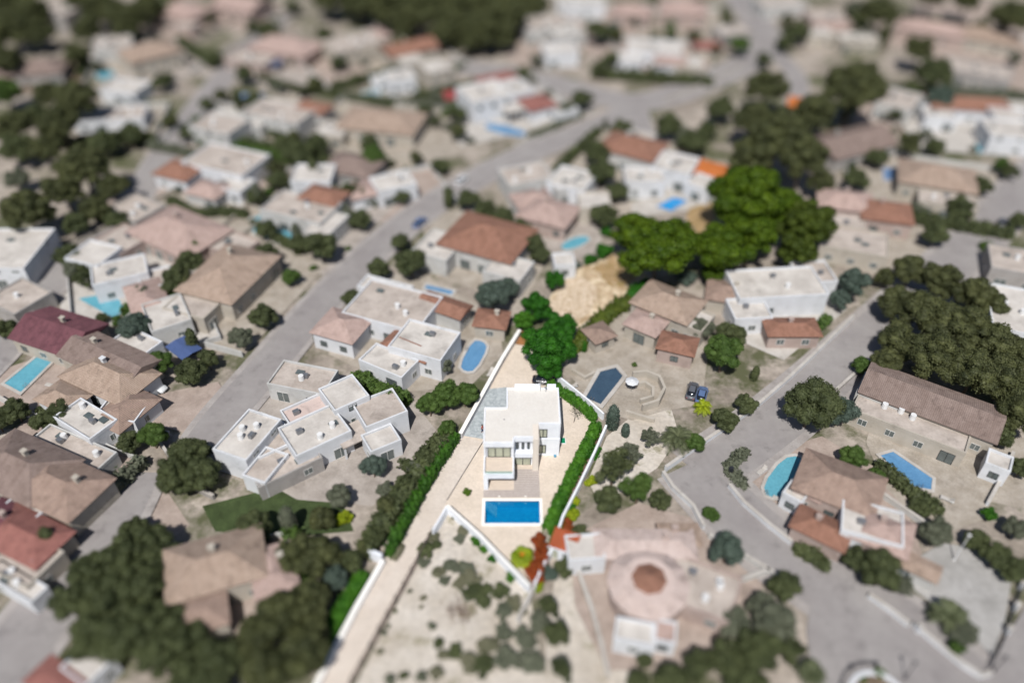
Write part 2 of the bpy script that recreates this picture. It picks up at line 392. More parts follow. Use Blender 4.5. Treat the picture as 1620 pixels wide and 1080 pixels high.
def clumps_dome(n, rz, r0, r1, seed, flat=.7, hollow=.55, low=-.35):
    rng = random.Random(seed); out = [(0, 0, 0, .5, rz)]
    while len(out) < n:
        a = rng.uniform(0, 2 * math.pi); z = rng.uniform(low, 1); k = math.sqrt(max(0, 1 - z * z)) if z > 0 else math.sqrt(1 - (z / 1.2) ** 2)
        rr = rng.uniform(hollow, 1) * (1 - r0 * .8)
        p = (rr * k * math.cos(a), rr * k * math.sin(a), rr * z * rz)
        r = rng.uniform(r0, r1)
        if all((p[0] - q[0]) ** 2 + (p[1] - q[1]) ** 2 + (p[2] - q[2]) ** 2 > (r * .62) ** 2 for q in out[1:]) or rng.random() < .04:
            out.append((*p, r, flat))
    return out
TM = {}
def tree_meshes(key, kind, leafkey):
    k = (kind, leafkey, key)
    if k in TM: return TM[k]
    s = hash((len(kind), len(leafkey), key)) % 10000 + key * 17
    m = L_[leafkey]
    if kind == 'pine': me = crown_mesh('crown', clumps_dome(46, .85, .17, .3, s, .75), 32000, .026, m, s, .84)
    elif kind == 'round': me = crown_mesh('crown', clumps_dome(30, .85, .2, .33, s, .85), 20000, .032, m, s, .84)
    elif kind == 'bush': me = crown_mesh('crown', clumps_dome(16, .75, .22, .4, s, .9), 6000, .055, m, s, .8)
    elif kind == 'loose': me = crown_mesh('crown', clumps_dome(18, .9, .14, .26, s, .8, .5), 7000, .04, m, s, .4)
    elif kind == 'cypress':
        rng = random.Random(s); cl = []
        for i in range(14):
            z = -1 + i * 2 / 13; r = .42 * math.sqrt(max(.03, 1 - ((z + .25) / 1.28) ** 2)); cl.append((rng.uniform(-.06, .06), rng.uniform(-.06, .06), z * .9, r, 1.5))
        me = crown_mesh('crown', cl, 4000, .05, m, s, .85)
    TM[k] = me
    return me
_trunks = {}
def trunk_mesh(kind):
    if kind in _trunks: return _trunks[kind]
    bm = bmesh.new(); rng = random.Random(5)
    # unit trunk: height 1, crown radius 1 around z=1
    pts = [Vector((0, 0, 0)), Vector((.03, .02, .35)), Vector((-.02, .03, .7)), Vector((.02, 0, 1.0))]
    for a, b, r0, r1 in zip(pts, pts[1:], (.065, .05, .042), (.05, .042, .03)): tube(bm, a, b, r0, r1)
    for i in range(6):
        a = i * 1.05 + rng.random(); z = .62 + .06 * i
        q = Vector((math.cos(a) * .3, math.sin(a) * .3, z + .16)); tube(bm, (0, 0, z), q, .028, .016, 6)
        tube(bm, q, q + Vector((math.cos(a + .4) * .22, math.sin(a + .4) * .22, .1)), .016, .008, 5)
    me = bpy.data.meshes.new('trunk'); bm.to_mesh(me); bm.free(); me.materials.append(M['bark'])
    _trunks[kind] = me
    return me
NAMEOF = {'pine': 'pine_tree', 'round': 'broadleaf_tree', 'bush': 'bush', 'loose': 'olive_tree', 'cypress': 'cypress_tree'}
tcount = [0]
def tree(x, y, rpx, kind='round', leaf='round', label='', group=None, hk=None, cat=None, squash=1., name=None, wide=1.):
    """a tree whose crown is seen centred on pixel x, y with a radius of rpx pixels"""
    tcount[0] += 1; i = tcount[0]
    hk = hk if hk is not None else {'pine': 1.5, 'round': 1.15, 'bush': .55, 'loose': 1.3, 'cypress': 1.05}[kind]
    r = rpx / ppm(y, 3)
    for _ in range(2):
        hc = r * hk; r = rpx / ppm(y, hc)
    p = P(x, y, hc)
    rg = random.Random(i * 7 + 1)
    root = empty(name or NAMEOF[kind], (p.x, p.y, 0), rg.uniform(0, 6.28), label, cat or ('bush' if kind == 'bush' else 'tree'), group)
    me = tree_meshes(i % 3, kind, leaf)
    c = bpy.data.objects.new('crown', me); C.objects.link(c); c.parent = root; c.location = (0, 0, hc)
    sz = {'cypress': 1.0}.get(kind, 1) * squash
    c.scale = (r * rg.uniform(.94, 1.06) * wide, r * rg.uniform(.94, 1.06) * wide, r * sz * rg.uniform(.92, 1.08))
    t = bpy.data.objects.new('trunk', trunk_mesh(kind)); C.objects.link(t); t.parent = root
    t.scale = (r, r, hc) if kind != 'bush' else (r * .6, r * .6, hc)
    return root
def hedge(pixpl, width, height, leaf, label, dens=60, size=.13, world=False, name='hedge', group=None, lump=.3, seed=1):
    """continuous clipped hedge: leaves scattered over a rounded profile swept along the line, shaggy outline"""
    pl = [Vector((*p, 0)) if world else P(*p) for p in pixpl]
    rng = np.random.default_rng(seed)
    seg = [(b - a).length for a, b in zip(pl, pl[1:])]; T = sum(seg); cum = np.concatenate([[0], np.cumsum(seg)])
    X = np.array([[p.x, p.y] for p in pl])
    D = np.array([[(b - a).x, (b - a).y] for a, b in zip(pl, pl[1:])]); D /= np.linalg.norm(D, axis=1, keepdims=True)
    ph = rng.uniform(0, 6.28, 6)
    def prof(s, a):
        """s along (m), a across angle 0..pi -> point, outward"""
        i = np.clip(np.searchsorted(cum, s, 'right') - 1, 0, len(D) - 1); d = D[i]; n = np.stack([-d[:, 1], d[:, 0]], 1)
        k = 1 + lump * (.30 * np.sin(s * 1.9 + ph[0]) * np.sin(s * .73 + ph[1]) + .26 * np.sin(s * 4.3 + a * 2 + ph[2]) * np.sin(a * 3 + ph[3]) + .2 * np.sin(s * 8.1 + a * 5 + ph[4]))
        endk = np.clip(np.minimum(s, T - s) / (width * .5), 0, 1) ** .5
        ca, sa = np.cos(a), np.sin(a)
        off = np.sign(ca) * np.abs(ca) ** .55 * width / 2 * k * (.35 + .65 * endk); z = np.abs(sa) ** .55 * height * k * (.5 + .5 * endk)
        p = np.stack([X[i, 0] + d[:, 0] * (s - cum[i]) + n[:, 0] * off, X[i, 1] + d[:, 1] * (s - cum[i]) + n[:, 1] * off, z], 1)
        o = np.stack([n[:, 0] * ca, n[:, 1] * ca, sa * 1.1 + .15], 1)
        return p, o / np.linalg.norm(o, axis=1, keepdims=True)
    N = int(min(70000, T * (width + 2 * height) * dens))
    s_ = rng.uniform(0, T, N); a_ = rng.uniform(0, math.pi, N); cen, out = prof(s_, a_)
    cen = cen + out * (rng.random((N, 1)) ** 3 * size * 2.2 - rng.random((N, 1)) * size * 1.2)
    ns, na = max(3, int(T / .35)), 9
    gs = np.repeat(np.linspace(.05, T - .05, ns), na); ga = np.tile(np.linspace(0, math.pi, na), ns); cv, co = prof(gs, ga); cv = cv - co * size * 1.1; cv[:, 2] = np.maximum(cv[:, 2], 0)
    cf = []
    for i in range(ns - 1):
        for j in range(na - 1): q = i * na + j; cf += [(q, q + 1, q + na), (q + 1, q + na + 1, q + na)]
    me = quads(name, cen, out, size, L_[leaf], rng, (cv, np.array(cf)), 1.25)
    o = bpy.data.objects.new(name, me); C.objects.link(o)
    return tag(o, label, 'hedge', group)
def palm(x, y, rpx, label, leaf='palm', hk=.9, nf=34, group=None, fan=False, name='palm_tree', seed=3, heart=None):
    r = rpx / ppm(y, 3); hc = r * hk; r = rpx / ppm(y, hc); p = P(x, y, hc)
    root = empty(name, (p.x, p.y, 0), 0, label, 'palm', group)
    bm = bmesh.new(); tube(bm, (0, 0, 0), (0, 0, hc), r * .09, r * .075, 10); link('trunk', bm, M['bark'], root)
    rng = random.Random(seed); bm = bmesh.new()
    for i in range(nf):
        a = i * 2.39996 + rng.uniform(-.15, .15); el = rng.uniform(.05, 1.15) if not fan else rng.uniform(.1, 1.3)
        L = r * (rng.uniform(.9, 1.1) if not fan else rng.uniform(.55, 1.1)); segs = 7; pts = []
        for k in range(segs + 1):
            t = k / segs; e = el - t * t * (1.1 if not fan else .8)
            rad = L * t * math.cos(el * .75) ; zz = L * (math.sin(el) * t - .62 * t * t)
            pts.append(Vector((math.cos(a) * rad, math.sin(a) * rad, zz)))
        side = Vector((-math.sin(a), math.cos(a), 0))
        if not fan:
            for k in range(segs):
                for s in (-1, 1):
                    for j in range(3):
                        q = pts[k].lerp(pts[k + 1], j / 3); d = (pts[k + 1] - pts[k]).normalized()
                        tt = (k + j / 3) / segs; ll = L * .26 * math.sin(math.pi * min(1, .15 + tt * .85)) + L * .03
                        tip = q + side * s * ll + d * ll * .7 - Vector((0, 0, ll * .35))
                        w = L * .022
                        bm.faces.new([bm.verts.new(v) for v in (q - d * w, q + d * w, tip)])
            tube(bm, pts[0], pts[-1], L * .012, L * .004, 4)
        else:
            q = pts[4]; d = (pts[5] - pts[3]).normalized(); tube(bm, pts[0], q, L * .012, L * .008, 4)
            for j in range(15):
                b_ = (j / 14 - .5) * 3.7; dd = d * math.cos(b_) + side * math.sin(b_); ll = L * .52 * (1 - .16 * abs(b_) / 2)
                o_ = d * -math.sin(b_) + side * math.cos(b_); w = ll * .085
                m1 = q + dd * ll * .6; tip = q + dd * ll - Vector((0, 0, ll * .3))
                bm.faces.new([bm.verts.new(v) for v in (q, m1 + o_ * w, tip, m1 - o_ * w)])
    link('fronds', bm, L_[leaf], root, loc=(0, 0, hc))
    if heart:
        bm = bmesh.new()
        for i in range(26):
            a = i * 2.4; e = rng.uniform(.5, 1.4); q = Vector((math.cos(a) * math.cos(e), math.sin(a) * math.cos(e), math.sin(e))) * r * .38
            tube(bm, (0, 0, 0), q, r * .018, r * .008, 5)
        link('flower_stalks', bm, heart, root, loc=(0, 0, hc + .1))
    return root
# ---------------------------------------------------------------- houses
def roof_face(bm, uvl, co):
    """one roof plane, UV in metres: u along the eave, v up the slope"""
    vs = [bm.verts.new(c) for c in co]; f = bm.faces.new(vs)
    u = (Vector(co[1]) - Vector(co[0])).normalized(); n = (Vector(co[1]) - Vector(co[0])).cross(Vector(co[-1]) - Vector(co[0])).normalized(); v = n.cross(u)
    for l in f.loops: d = l.vert.co - Vector(co[0]); l[uvl].uv = (d.dot(u), d.dot(v))
    return f
def tile_roof(x0, x1, y0, y1, z, rise, kind='hip', over=.45):
    bm = bmesh.new(); uvl = bm.loops.layers.uv.new('UVMap')
    x0 -= over; x1 += over; y0 -= over; y1 += over; w, d = x1 - x0, y1 - y0
    base = [(x0, y0, z), (x1, y0, z), (x1, y1, z), (x0, y1, z)]
    if kind == 'pyramid': w = d
    if kind == 'hip' or kind == 'pyramid':
        if abs((x1 - x0) - (y1 - y0)) < .4 or kind == 'pyramid':
            a = b = ((x0 + x1) / 2, (y0 + y1) / 2, z + rise)
            for i in range(4): roof_face(bm, uvl, [base[i], base[(i + 1) % 4], a])
        elif x1 - x0 > y1 - y0:
            k = (y1 - y0) / 2; a = (x0 + k, (y0 + y1) / 2, z + rise); b = (x1 - k, (y0 + y1) / 2, z + rise)
            roof_face(bm, uvl, [base[0], base[1], b, a]); roof_face(bm, uvl, [base[1], base[2], b]); roof_face(bm, uvl, [base[2], base[3], a, b]); roof_face(bm, uvl, [base[3], base[0], a])
        else:
            k = (x1 - x0) / 2; a = ((x0 + x1) / 2, y0 + k, z + rise); b = ((x0 + x1) / 2, y1 - k, z + rise)
            roof_face(bm, uvl, [base[0], base[1], a]); roof_face(bm, uvl, [base[1], base[2], b, a]); roof_face(bm, uvl, [base[2], base[3], b]); roof_face(bm, uvl, [base[3], base[0], a, b])
    elif kind == 'gable':
        if x1 - x0 >= y1 - y0:
            a = (x0, (y0 + y1) / 2, z + rise); b = (x1, (y0 + y1) / 2, z + rise)
            roof_face(bm, uvl, [base[0], base[1], b, a]); roof_face(bm, uvl, [base[2], base[3], a, b])
            bm.faces.new([bm.verts.new(c) for c in (base[1], base[2], b)]); bm.faces.new([bm.verts.new(c) for c in (base[3], base[0], a)])
        else:
            a = ((x0 + x1) / 2, y0, z + rise); b = ((x0 + x1) / 2, y1, z + rise)
            roof_face(bm, uvl, [base[1], base[2], b, a]); roof_face(bm, uvl, [base[3], base[0], a, b])
            bm.faces.new([bm.verts.new(c) for c in (base[0], base[1], a)]); bm.faces.new([bm.verts.new(c) for c in (base[2], base[3], b)])
    elif kind == 'shed':
        a = [(x0, y0, z), (x1, y0, z), (x1, y1, z + rise), (x0, y1, z + rise)]
        roof_face(bm, uvl, a)
        bm.faces.new([bm.verts.new(c) for c in ((x0, y1, z), (x1, y1, z), (x1, y1, z + rise), (x0, y1, z + rise))])
        for xx in (x0, x1): bm.faces.new([bm.verts.new(c) for c in ((xx, y0, z), (xx, y1, z), (xx, y1, z + rise))])
    # fascia and soffit: eave slab under the planes
    box(bm, x0 + .02, x1 - .02, y0 + .02, y1 - .02, z - .16, z - .003)
    return bm
def octa_roof(r, z, rise, n=8, top=0.):
    bm = bmesh.new(); uvl = bm.loops.layers.uv.new('UVMap')
    c = [(r * math.cos(2 * math.pi * (i + .5) / n), r * math.sin(2 * math.pi * (i + .5) / n), z) for i in range(n)]
    t = [(x * top, y * top, z + rise) for x, y, _ in c]
    for i in range(n):
        if top: roof_face(bm, uvl, [c[i], c[(i + 1) % n], t[(i + 1) % n], t[i]])
        else: roof_face(bm, uvl, [c[i], c[(i + 1) % n], (0, 0, z + rise)])
    if top: bm.faces.new([bm.verts.new(v) for v in t])
    lo = [bm.verts.new((x * .99, y * .99, z - .2)) for x, y, _ in c]; hi = [bm.verts.new(v) for v in c]
    for i in range(n): bm.faces.new((lo[i], lo[(i + 1) % n], hi[(i + 1) % n], hi[i]))
    return bm
def window(parent, cx, cy, z, w, h, face, fm, gm, name='window', mull=1, t=.07):
    """frame with pane, standing 4 cm proud of the wall; face = S N E W in house axes"""
    ax = {'S': (1, 0, 0, -1), 'N': (-1, 0, 0, 1), 'E': (0, 1, 1, 0), 'W': (0, -1, -1, 0)}[face]
    rz = {'S': 0, 'N': math.pi, 'E': math.pi / 2, 'W': -math.pi / 2}[face]
    bm = bmesh.new()
    box(bm, -w / 2, w / 2, -.05, .02, 0, t); box(bm, -w / 2, w / 2, -.05, .02, h - t, h)
    box(bm, -w / 2, -w / 2 + t, -.05, .02, t, h - t); box(bm, w / 2 - t, w / 2, -.05, .02, t, h - t)
    for k in range(mull):
        c = -w / 2 + w * (k + 1) / (mull + 1); box(bm, c - t / 2, c + t / 2, -.05, .02, t, h - t)
    f = link(name, bm, fm, parent, loc=(cx, cy, z), rz=rz)
    link('pane', boxm(-w / 2 + .03, w / 2 - .03, -.02, .01, .03, h - .03), gm, f)
    return f
def villa(x, y, rot, wings, label, wallm='wallA', short=None, patio=None, seed=0, name='villa', bright=False, hmid=3.0):
    """wings: (cx, cy, w, d, h, roof, colour) in metres around the pixel x, y"""
    p = P(x, y, hmid); rg = random.Random(seed + int(x) * 3 + int(y))
    root = empty(name, (p.x, p.y, 0), R(rot), label, 'house')
    wm = M[wallm]
    for wi, (cx, cy, w_, d, h, rk, col) in enumerate(wings):
        x0, x1, y0, y1 = cx - w_ / 2, cx + w_ / 2, cy - d / 2, cy + d / 2
        e = .003 * wi
        if rk == 'octa':
            bm = bmesh.new(); bmesh.ops.create_cone(bm, cap_ends=True, segments=16, radius1=w_ / 2, radius2=w_ / 2, depth=h + .3, matrix=Matrix.Translation((cx, cy, h / 2 - .15)))
            link('wall', bm, wm, root); link('roof', octa_roof(w_ / 2 + .4, h, w_ * .17), M[col], root, loc=(cx, cy, 0)); continue
        if rk == 'ring':
            bm = bmesh.new(); bmesh.ops.create_cone(bm, cap_ends=True, segments=16, radius1=w_ / 2, radius2=w_ / 2, depth=h + .3, matrix=Matrix.Translation((cx, cy, h / 2 - .15)))
            link('wall', bm, wm, root); link('roof', octa_roof(w_ / 2 + .4, h, w_ * .09, 12, .62), M[col], root, loc=(cx, cy, 0)); continue
        if rk == 'porch':
            bm = bmesh.new(); n = max(2, int(w_ / 3) + 1)
            for k in range(n):
                for yy in (y0 + .2, y1 - .2): xx = x0 + .2 + (w_ - .4) * k / (n - 1); box(bm, xx - .14, xx + .14, yy - .14, yy + .14, -.2, h - .17)
            link('porch_posts', bm, wm, root)
            link('porch_roof', tile_roof(x0, x1, y0, y1, h, min(1.1, d * .22), 'shed', .15) if col not in ('flatroof', 'flatwhite') else boxm(x0 - .1, x1 + .1, y0 - .1, y1 + .1, h - .15, h + .1), M[col], root); continue
        walls = link('wall', boxm(x0 + e, x1 - e, y0 + e, y1 - e, -.3, h - (0 if rk != 'flat' else .001)), wm, root)
        if rk == 'flat':
            ph = .45 + .02 * wi
            bm = bmesh.new(); t = .22
            box(bm, x0 - .03, x1 + .03, y0 - .03, y0 + t, h - .2, h + ph); box(bm, x0 - .03, x1 + .03, y1 - t, y1 + .03, h - .2, h + ph)
            box(bm, x0 - .03, x0 + t, y0 + t, y1 - t, h - .2, h + ph); box(bm, x1 - t, x1 + .03, y0 + t, y1 - t, h - .2, h + ph)
            link('parapet', bm, wm, root)
            rf = link('roof', boxm(x0 + t + .004, x1 - t - .004, y0 + t + .004, y1 - t - .004, h - .1, h + .05 + e), M[col], root)
            if w_ > 6 and rg.random() < .7:
                a, b = x0 + w_ * rg.uniform(.25, .75), y0 + d * rg.uniform(.3, .75)
                bm = bmesh.new(); box(bm, a - .5, a + .5, b - .35, b + .35, h + .06, h + .85, .03); link('roof_unit', bm, M['metal'], rf)
            if w_ > 8:
                for k in range(rg.randint(1, 3)):
                    a, b = x0 + w_ * rg.uniform(.15, .85), y0 + d * rg.uniform(.2, .8)
                    if rg.random() < .5: bm = bmesh.new(); box(bm, a - .7, a + .7, b - .5, b + .5, h + .06, h + .3, .03); link('skylight', bm, M['glass'], rf)
                    else: bm = bmesh.new(); tube(bm, (a, b, h + .06), (a, b, h + 1.0), .5, .45, 12); link('water_tank', bm, M['lampwhite'], rf)
        else:
            rise = min(w_, d) / 2 * .42
            rf = link('roof', tile_roof(x0, x1, y0, y1, h + .16, rise, rk), M[col], root)
            if rg.random() < .65:
                a, b = cx + w_ * rg.uniform(-.25, .25), cy + d * .12
                bm = bmesh.new(); box(bm, a - .35, a + .35, b - .3, b + .3, h + .1, h + rise + .7); box(bm, a - .45, a + .45, b - .4, b + .4, h + rise + .703, h + rise + .85); link('chimney', bm, wm, rf)
        floors = [0.9] if h < 4.5 else [0.9, 3.9]
        for fz in floors:
            n = max(1, int(w_ / 3.6))
            for k in range(n):
                xx = x0 + w_ * (k + .5) / n
                if rg.random() < .82:
                    door = fz < 1 and rg.random() < .35
                    window(root, xx, y0 + e, .02 if door else fz, 2.2 if door else 1.4, 2.2 if door else 1.25, 'S', M['wframe'] if rg.random() < .5 else M['dframe'], M['glass'], 'glass_door' if door else 'window')
            for fc, xx in (('W', x0 + e), ('E', x1 - e)):
                if rg.random() < .7: window(root, xx, cy + d * rg.uniform(-.2, .2), fz, 1.2, 1.25, fc, M['wframe'], M['glass'])
    if patio:
        pw, pd, ox, oy, pm = patio
        patio_n[0] += 1
        z = .078 + .0025 * (patio_n[0] % 54)
        q = [Vector((ox + sx * pw / 2, oy + sy * pd / 2, 0)) for sx, sy in ((-1, -1), (1, -1), (1, 1), (-1, 1))]
        rr = Matrix.Rotation(R(rot), 3, 'Z'); q = [rr @ v + Vector((p.x, p.y, 0)) for v in q]
        sheet('patio', [(v.x, v.y) for v in q], z, M[pm], pix=False)
    if short and patio:
        a, b, c_, d_ = q
        # low garden wall round the back and one side
        rgw = rg.random()
        pts = [(v.x, v.y) for v in ((d_, c_, b) if rgw < .5 else (c_, d_, a))]
        wall('garden_wall', pts, 1.3, .22, M['wallA' if rg.random() < .6 else 'wallB'], 'low pale garden wall behind and beside the ' + short, world=True)
        if rg.random() < .8:
            e1, e2, wh = rg.choice(((d_, c_, 'along the far side of the '), (b, c_, 'along the right side of the '), (a, b, 'along the near side of the '), (d_, a, 'along the left side of the ')))
            ce = Vector((p.x, p.y, 0)); q1 = ce + (e1 - ce) * 1.04; q2 = ce + (e2 - ce) * 1.04
            hedge([(q1.x, q1.y), (q1.lerp(q2, .5).x, q1.lerp(q2, .5).y), (q2.x, q2.y)], rg.uniform(1.6, 2.6), rg.uniform(1.8, 2.8), rg.choice(('round', 'lime', 'round', 'olive')), 'hedge ' + wh + short, dens=14, size=.3, world=True, seed=seed + int(x), lump=.6)
        tr_ = []
        for k in range(rg.randint(2, 4)):
            e1, e2 = rg.choice(((a, b), (b, c_), (c_, d_), (d_, a))); v = e1.lerp(e2, rg.random()); v = v + (v - Vector((p.x, p.y, 0))) * .1
            tr_.append(v)
        tr_.sort(key=lambda v: v.x)
        for k, v in enumerate(tr_):
            rr_ = rg.uniform(1.5, 3.0); kd = rg.choice(('round', 'round', 'loose', 'cypress')); hc = rr_ * (1.1 if kd != 'cypress' else 1.3)
            rt = empty(NAMEOF[kd], v, rg.uniform(0, 6), ('leftmost', 'second from left', 'third from left', 'rightmost')[k if k < len(tr_) - 1 else 3] + ' garden tree around the ' + short, 'tree', 'trees around the ' + short)
            cc = bpy.data.objects.new('crown', tree_meshes(k % 3, kd, rg.choice(('round', 'round', 'pine', 'olive')))); C.objects.link(cc); cc.parent = rt; cc.location = (0, 0, hc); cc.scale = (rr_, rr_, rr_)
            tk = bpy.data.objects.new('trunk', trunk_mesh(kd)); C.objects.link(tk); tk.parent = rt; tk.scale = (rr_, rr_, hc)
        sh_ = []
        for k in range(rg.randint(2, 4)):
            t = rg.random(); e1, e2 = rg.choice(((a, b), (b, c_), (d_, a)))
            v = e1.lerp(e2, t); v = v + (Vector((p.x, p.y, 0)) - v) * .06
            me = tree_meshes(rg.randint(0, 2), 'bush', rg.choice(('round', 'olive', 'lime')))
            root2 = empty('shrub', (v.x, v.y, 0), rg.uniform(0, 6), 'garden shrub', 'shrub', 'shrubs around the ' + short); sh_.append(root2)
            c = bpy.data.objects.new('foliage', me); C.objects.link(c); c.parent = root2; s = rg.uniform(.7, 1.5); c.scale = (s, s, s); c.location = (0, 0, s * .6)
        sh_.sort(key=lambda o: o.location.x)
        for k, o in enumerate(sh_): o['label'] = ('leftmost', 'second from left', 'third from left', 'rightmost')[k if k < len(sh_) - 1 else 3] + ' garden shrub around the ' + short
    return root
patio_n = [0]
def pool(pix, m, label, cop=None, name='swimming_pool', cw=.5, ladder=True, smooth=0):
    """raised stone edge and water from an outline of pixels"""
    W = [P(x, y) for x, y in pix]; c = sum(W, Vector()) / len(W)
    if smooth:
        for _ in range(smooth):
            q = []
            for i in range(len(W)): a, b = W[i], W[(i + 1) % len(W)]; q += [a * .75 + b * .25, a * .25 + b * .75]
            W = q
    root = empty(name, (c.x, c.y, .12), 0, label, 'pool')
    loc = [v - c for v in W]; area = sum(a.x * b.y - b.x * a.y for a, b in zip(loc, loc[1:] + loc[:1]))
    if area < 0: loc.reverse()
    n = len(loc); out = []
    for i in range(n):
        d1 = (loc[i] - loc[i - 1]).normalized(); d2 = (loc[(i + 1) % n] - loc[i]).normalized(); d = (d1 + d2).normalized()
        out.append(loc[i] + Vector((d.y, -d.x, 0)) * cw / max(.6, d.dot(d1)))
    bm = bmesh.new(); I0 = [bm.verts.new((v.x, v.y, 0)) for v in loc]; I1 = [bm.verts.new((v.x, v.y, .22)) for v in loc]
    O0 = [bm.verts.new((v.x, v.y, 0)) for v in out]; O1 = [bm.verts.new((v.x, v.y, .22)) for v in out]
    for i in range(n):
        j = (i + 1) % n
        bm.faces.new((I1[i], I1[j], O1[j], O1[i])); bm.faces.new((I0[i], I0[j], I1[j], I1[i])); bm.faces.new((O0[j], O0[i], O1[i], O1[j]))
    link('coping', bm, cop or M['patio_white'], root)
    bm = bmesh.new(); bm.faces.new([bm.verts.new((v.x, v.y, .12)) for v in loc]); link('water', bm, m, root)
    if ladder:
        a = loc[0]; b = loc[1]; d = (b - a).normalized(); q = a + d * 1.0; nn = Vector((d.y, -d.x, 0)); bm = bmesh.new()
        for k in (0, .5):
            s = q + d * k; tube(bm, s + nn * .3 + Vector((0, 0, .2)), s + nn * .2 + Vector((0, 0, .95)), .03); tube(bm, s + nn * .2 + Vector((0, 0, .95)), s - nn * .15 + Vector((0, 0, .9)), .03); tube(bm, s - nn * .15 + Vector((0, 0, .9)), s - nn * .15 + Vector((0, 0, .1)), .03)
        link('ladder', bm, M['metal'], root)
    return root
# ---------------------------------------------------------------- cars
def car(px, py, rot, paint, label, world=None):
    p = P(px, py, .7)
    root = empty('parked_car', (p.x, p.y, .1 if paint is M['car_black'] else .2), R(rot), label, 'car')
    # body: cross sections along the length (x), rounded plan and profile
    def loft(secs, m, nm):
        bm = bmesh.new(); rows = []
        for x, hw, z0, z1, tw in secs:
            rows.append([bm.verts.new(v) for v in ((x, -hw * .9, z0), (x, -hw, z0 + (z1 - z0) * .35), (x, -hw * (1 + tw) / 2, z0 + (z1 - z0) * .8), (x, -hw * tw, z1), (x, 0, z1 + .03), (x, hw * tw, z1), (x, hw * (1 + tw) / 2, z0 + (z1 - z0) * .8), (x, hw, z0 + (z1 - z0) * .35), (x, hw * .9, z0))])
        for a, b in zip(rows, rows[1:]):
            for i in range(8): bm.faces.new((a[i], a[i + 1], b[i + 1], b[i]))
            bm.faces.new((a[8], a[0], b[0], b[8]))
        bm.faces.new(rows[0]); bm.faces.new(rows[-1][::-1])
        return link(nm, bm, m, root, smooth=True)
    loft([(-2.15, .62, .35, .72, .8), (-2.05, .78, .25, .86, .85), (-1.5, .88, .22, .95, .88), (0, .9, .2, .95, .9), (1.0, .9, .22, .9, .88), (1.8, .84, .25, .78, .84), (2.1, .7, .32, .62, .8), (2.18, .58, .38, .52, .8)], paint, 'body')
    cab = loft([(-1.75, .6, .86, .93, .9), (-1.25, .72, .86, 1.34, .72), (-.3, .74, .86, 1.42, .72), (.35, .74, .86, 1.36, .72), (1.05, .66, .84, .92, .9)], M['glass_car'], 'cabin_glass')
    bm = bmesh.new(); box(bm, -1.2, .3, -.5, .5, 1.375, 1.455, .03); link('roof_panel', bm, paint, root)
    for sx in (-1.35, 1.35):
        for sy in (-1, 1):
            bm = bmesh.new(); tube(bm, (0, -.1, 0), (0, .1, 0), .32, .32, 18); wl = link('wheel', bm, M['rubber'], root, loc=(sx, sy * .8, .32))
            bm = bmesh.new(); tube(bm, (0, -.115, 0), (0, .115, 0), .2, .2, 12); link('rim', bm, M['metal'], wl)
    for sy in (-1, 1):
        link('headlight', boxm(2.0, 2.17, sy * .5 - .14, sy * .5 + .14, .5, .62, bev=.02), M['lampwhite'], root)
        link('tail_light', boxm(-2.17, -2.08, sy * .55 - .14, sy * .55 + .14, .6, .74, bev=.02), M['red_cloth'], root)
        link('mirror', boxm(.72, .86, sy * .98 - .09, sy * .98 + .09, .92, 1.04, bev=.02), paint, root)
    return root
M['glass_car'] = mat('car_glass', S(26, 30, 36), S(20, 24, 30), rough=.06, spec=.9)
M['car_black'] = mat('car_paint_navy', S(16, 24, 38), S(14, 20, 32), rough=.16, spec=.8)
M['car_red'] = mat('car_paint_red', S(124, 48, 56), S(112, 42, 50), rough=.25, spec=.6)
M['car_white'] = mat('car_paint_white', S(206, 208, 210), S(198, 200, 202), rough=.25, spec=.6)
M['car_blue'] = mat('car_paint_blue', S(92, 112, 148), S(80, 100, 136), rough=.25, spec=.6)
M['car_grey'] = mat('car_paint_grey', S(92, 94, 100), S(84, 86, 92), rough=.25, spec=.6)
def rowed(lst, head, where):
    """labels for the trees of one grove, told apart by their row and place in it"""
    W = ['first', 'second', 'third', 'fourth', 'fifth', 'sixth', 'seventh', 'eighth', 'ninth', 'tenth', 'eleventh', 'twelfth']
    o = sorted(range(len(lst)), key=lambda i: lst[i][1]); n = max(1, round(len(lst) ** .5)); rows = [o[i:i + n] for i in range(0, len(o), n)]; out = {}
    for ri, rw in enumerate(rows):
        for ci, i in enumerate(sorted(rw, key=lambda i: lst[i][0])): out[i] = f'{head}, {W[ci]} from left in {W[ri]} row of {where}'
    return out
# ================================================================ SETTING
POOL = (-3.95, 4.05, 69.3, 73.3)
hole = [(POOL[0], POOL[2]), (POOL[1], POOL[2]), (POOL[1], POOL[3]), (POOL[0], POOL[3])]
sheet('ground', [(-700, -150), (700, -150), (700, 1200), (-700, 1200)], 0, M['ground'], holes=[hole], pix=False)
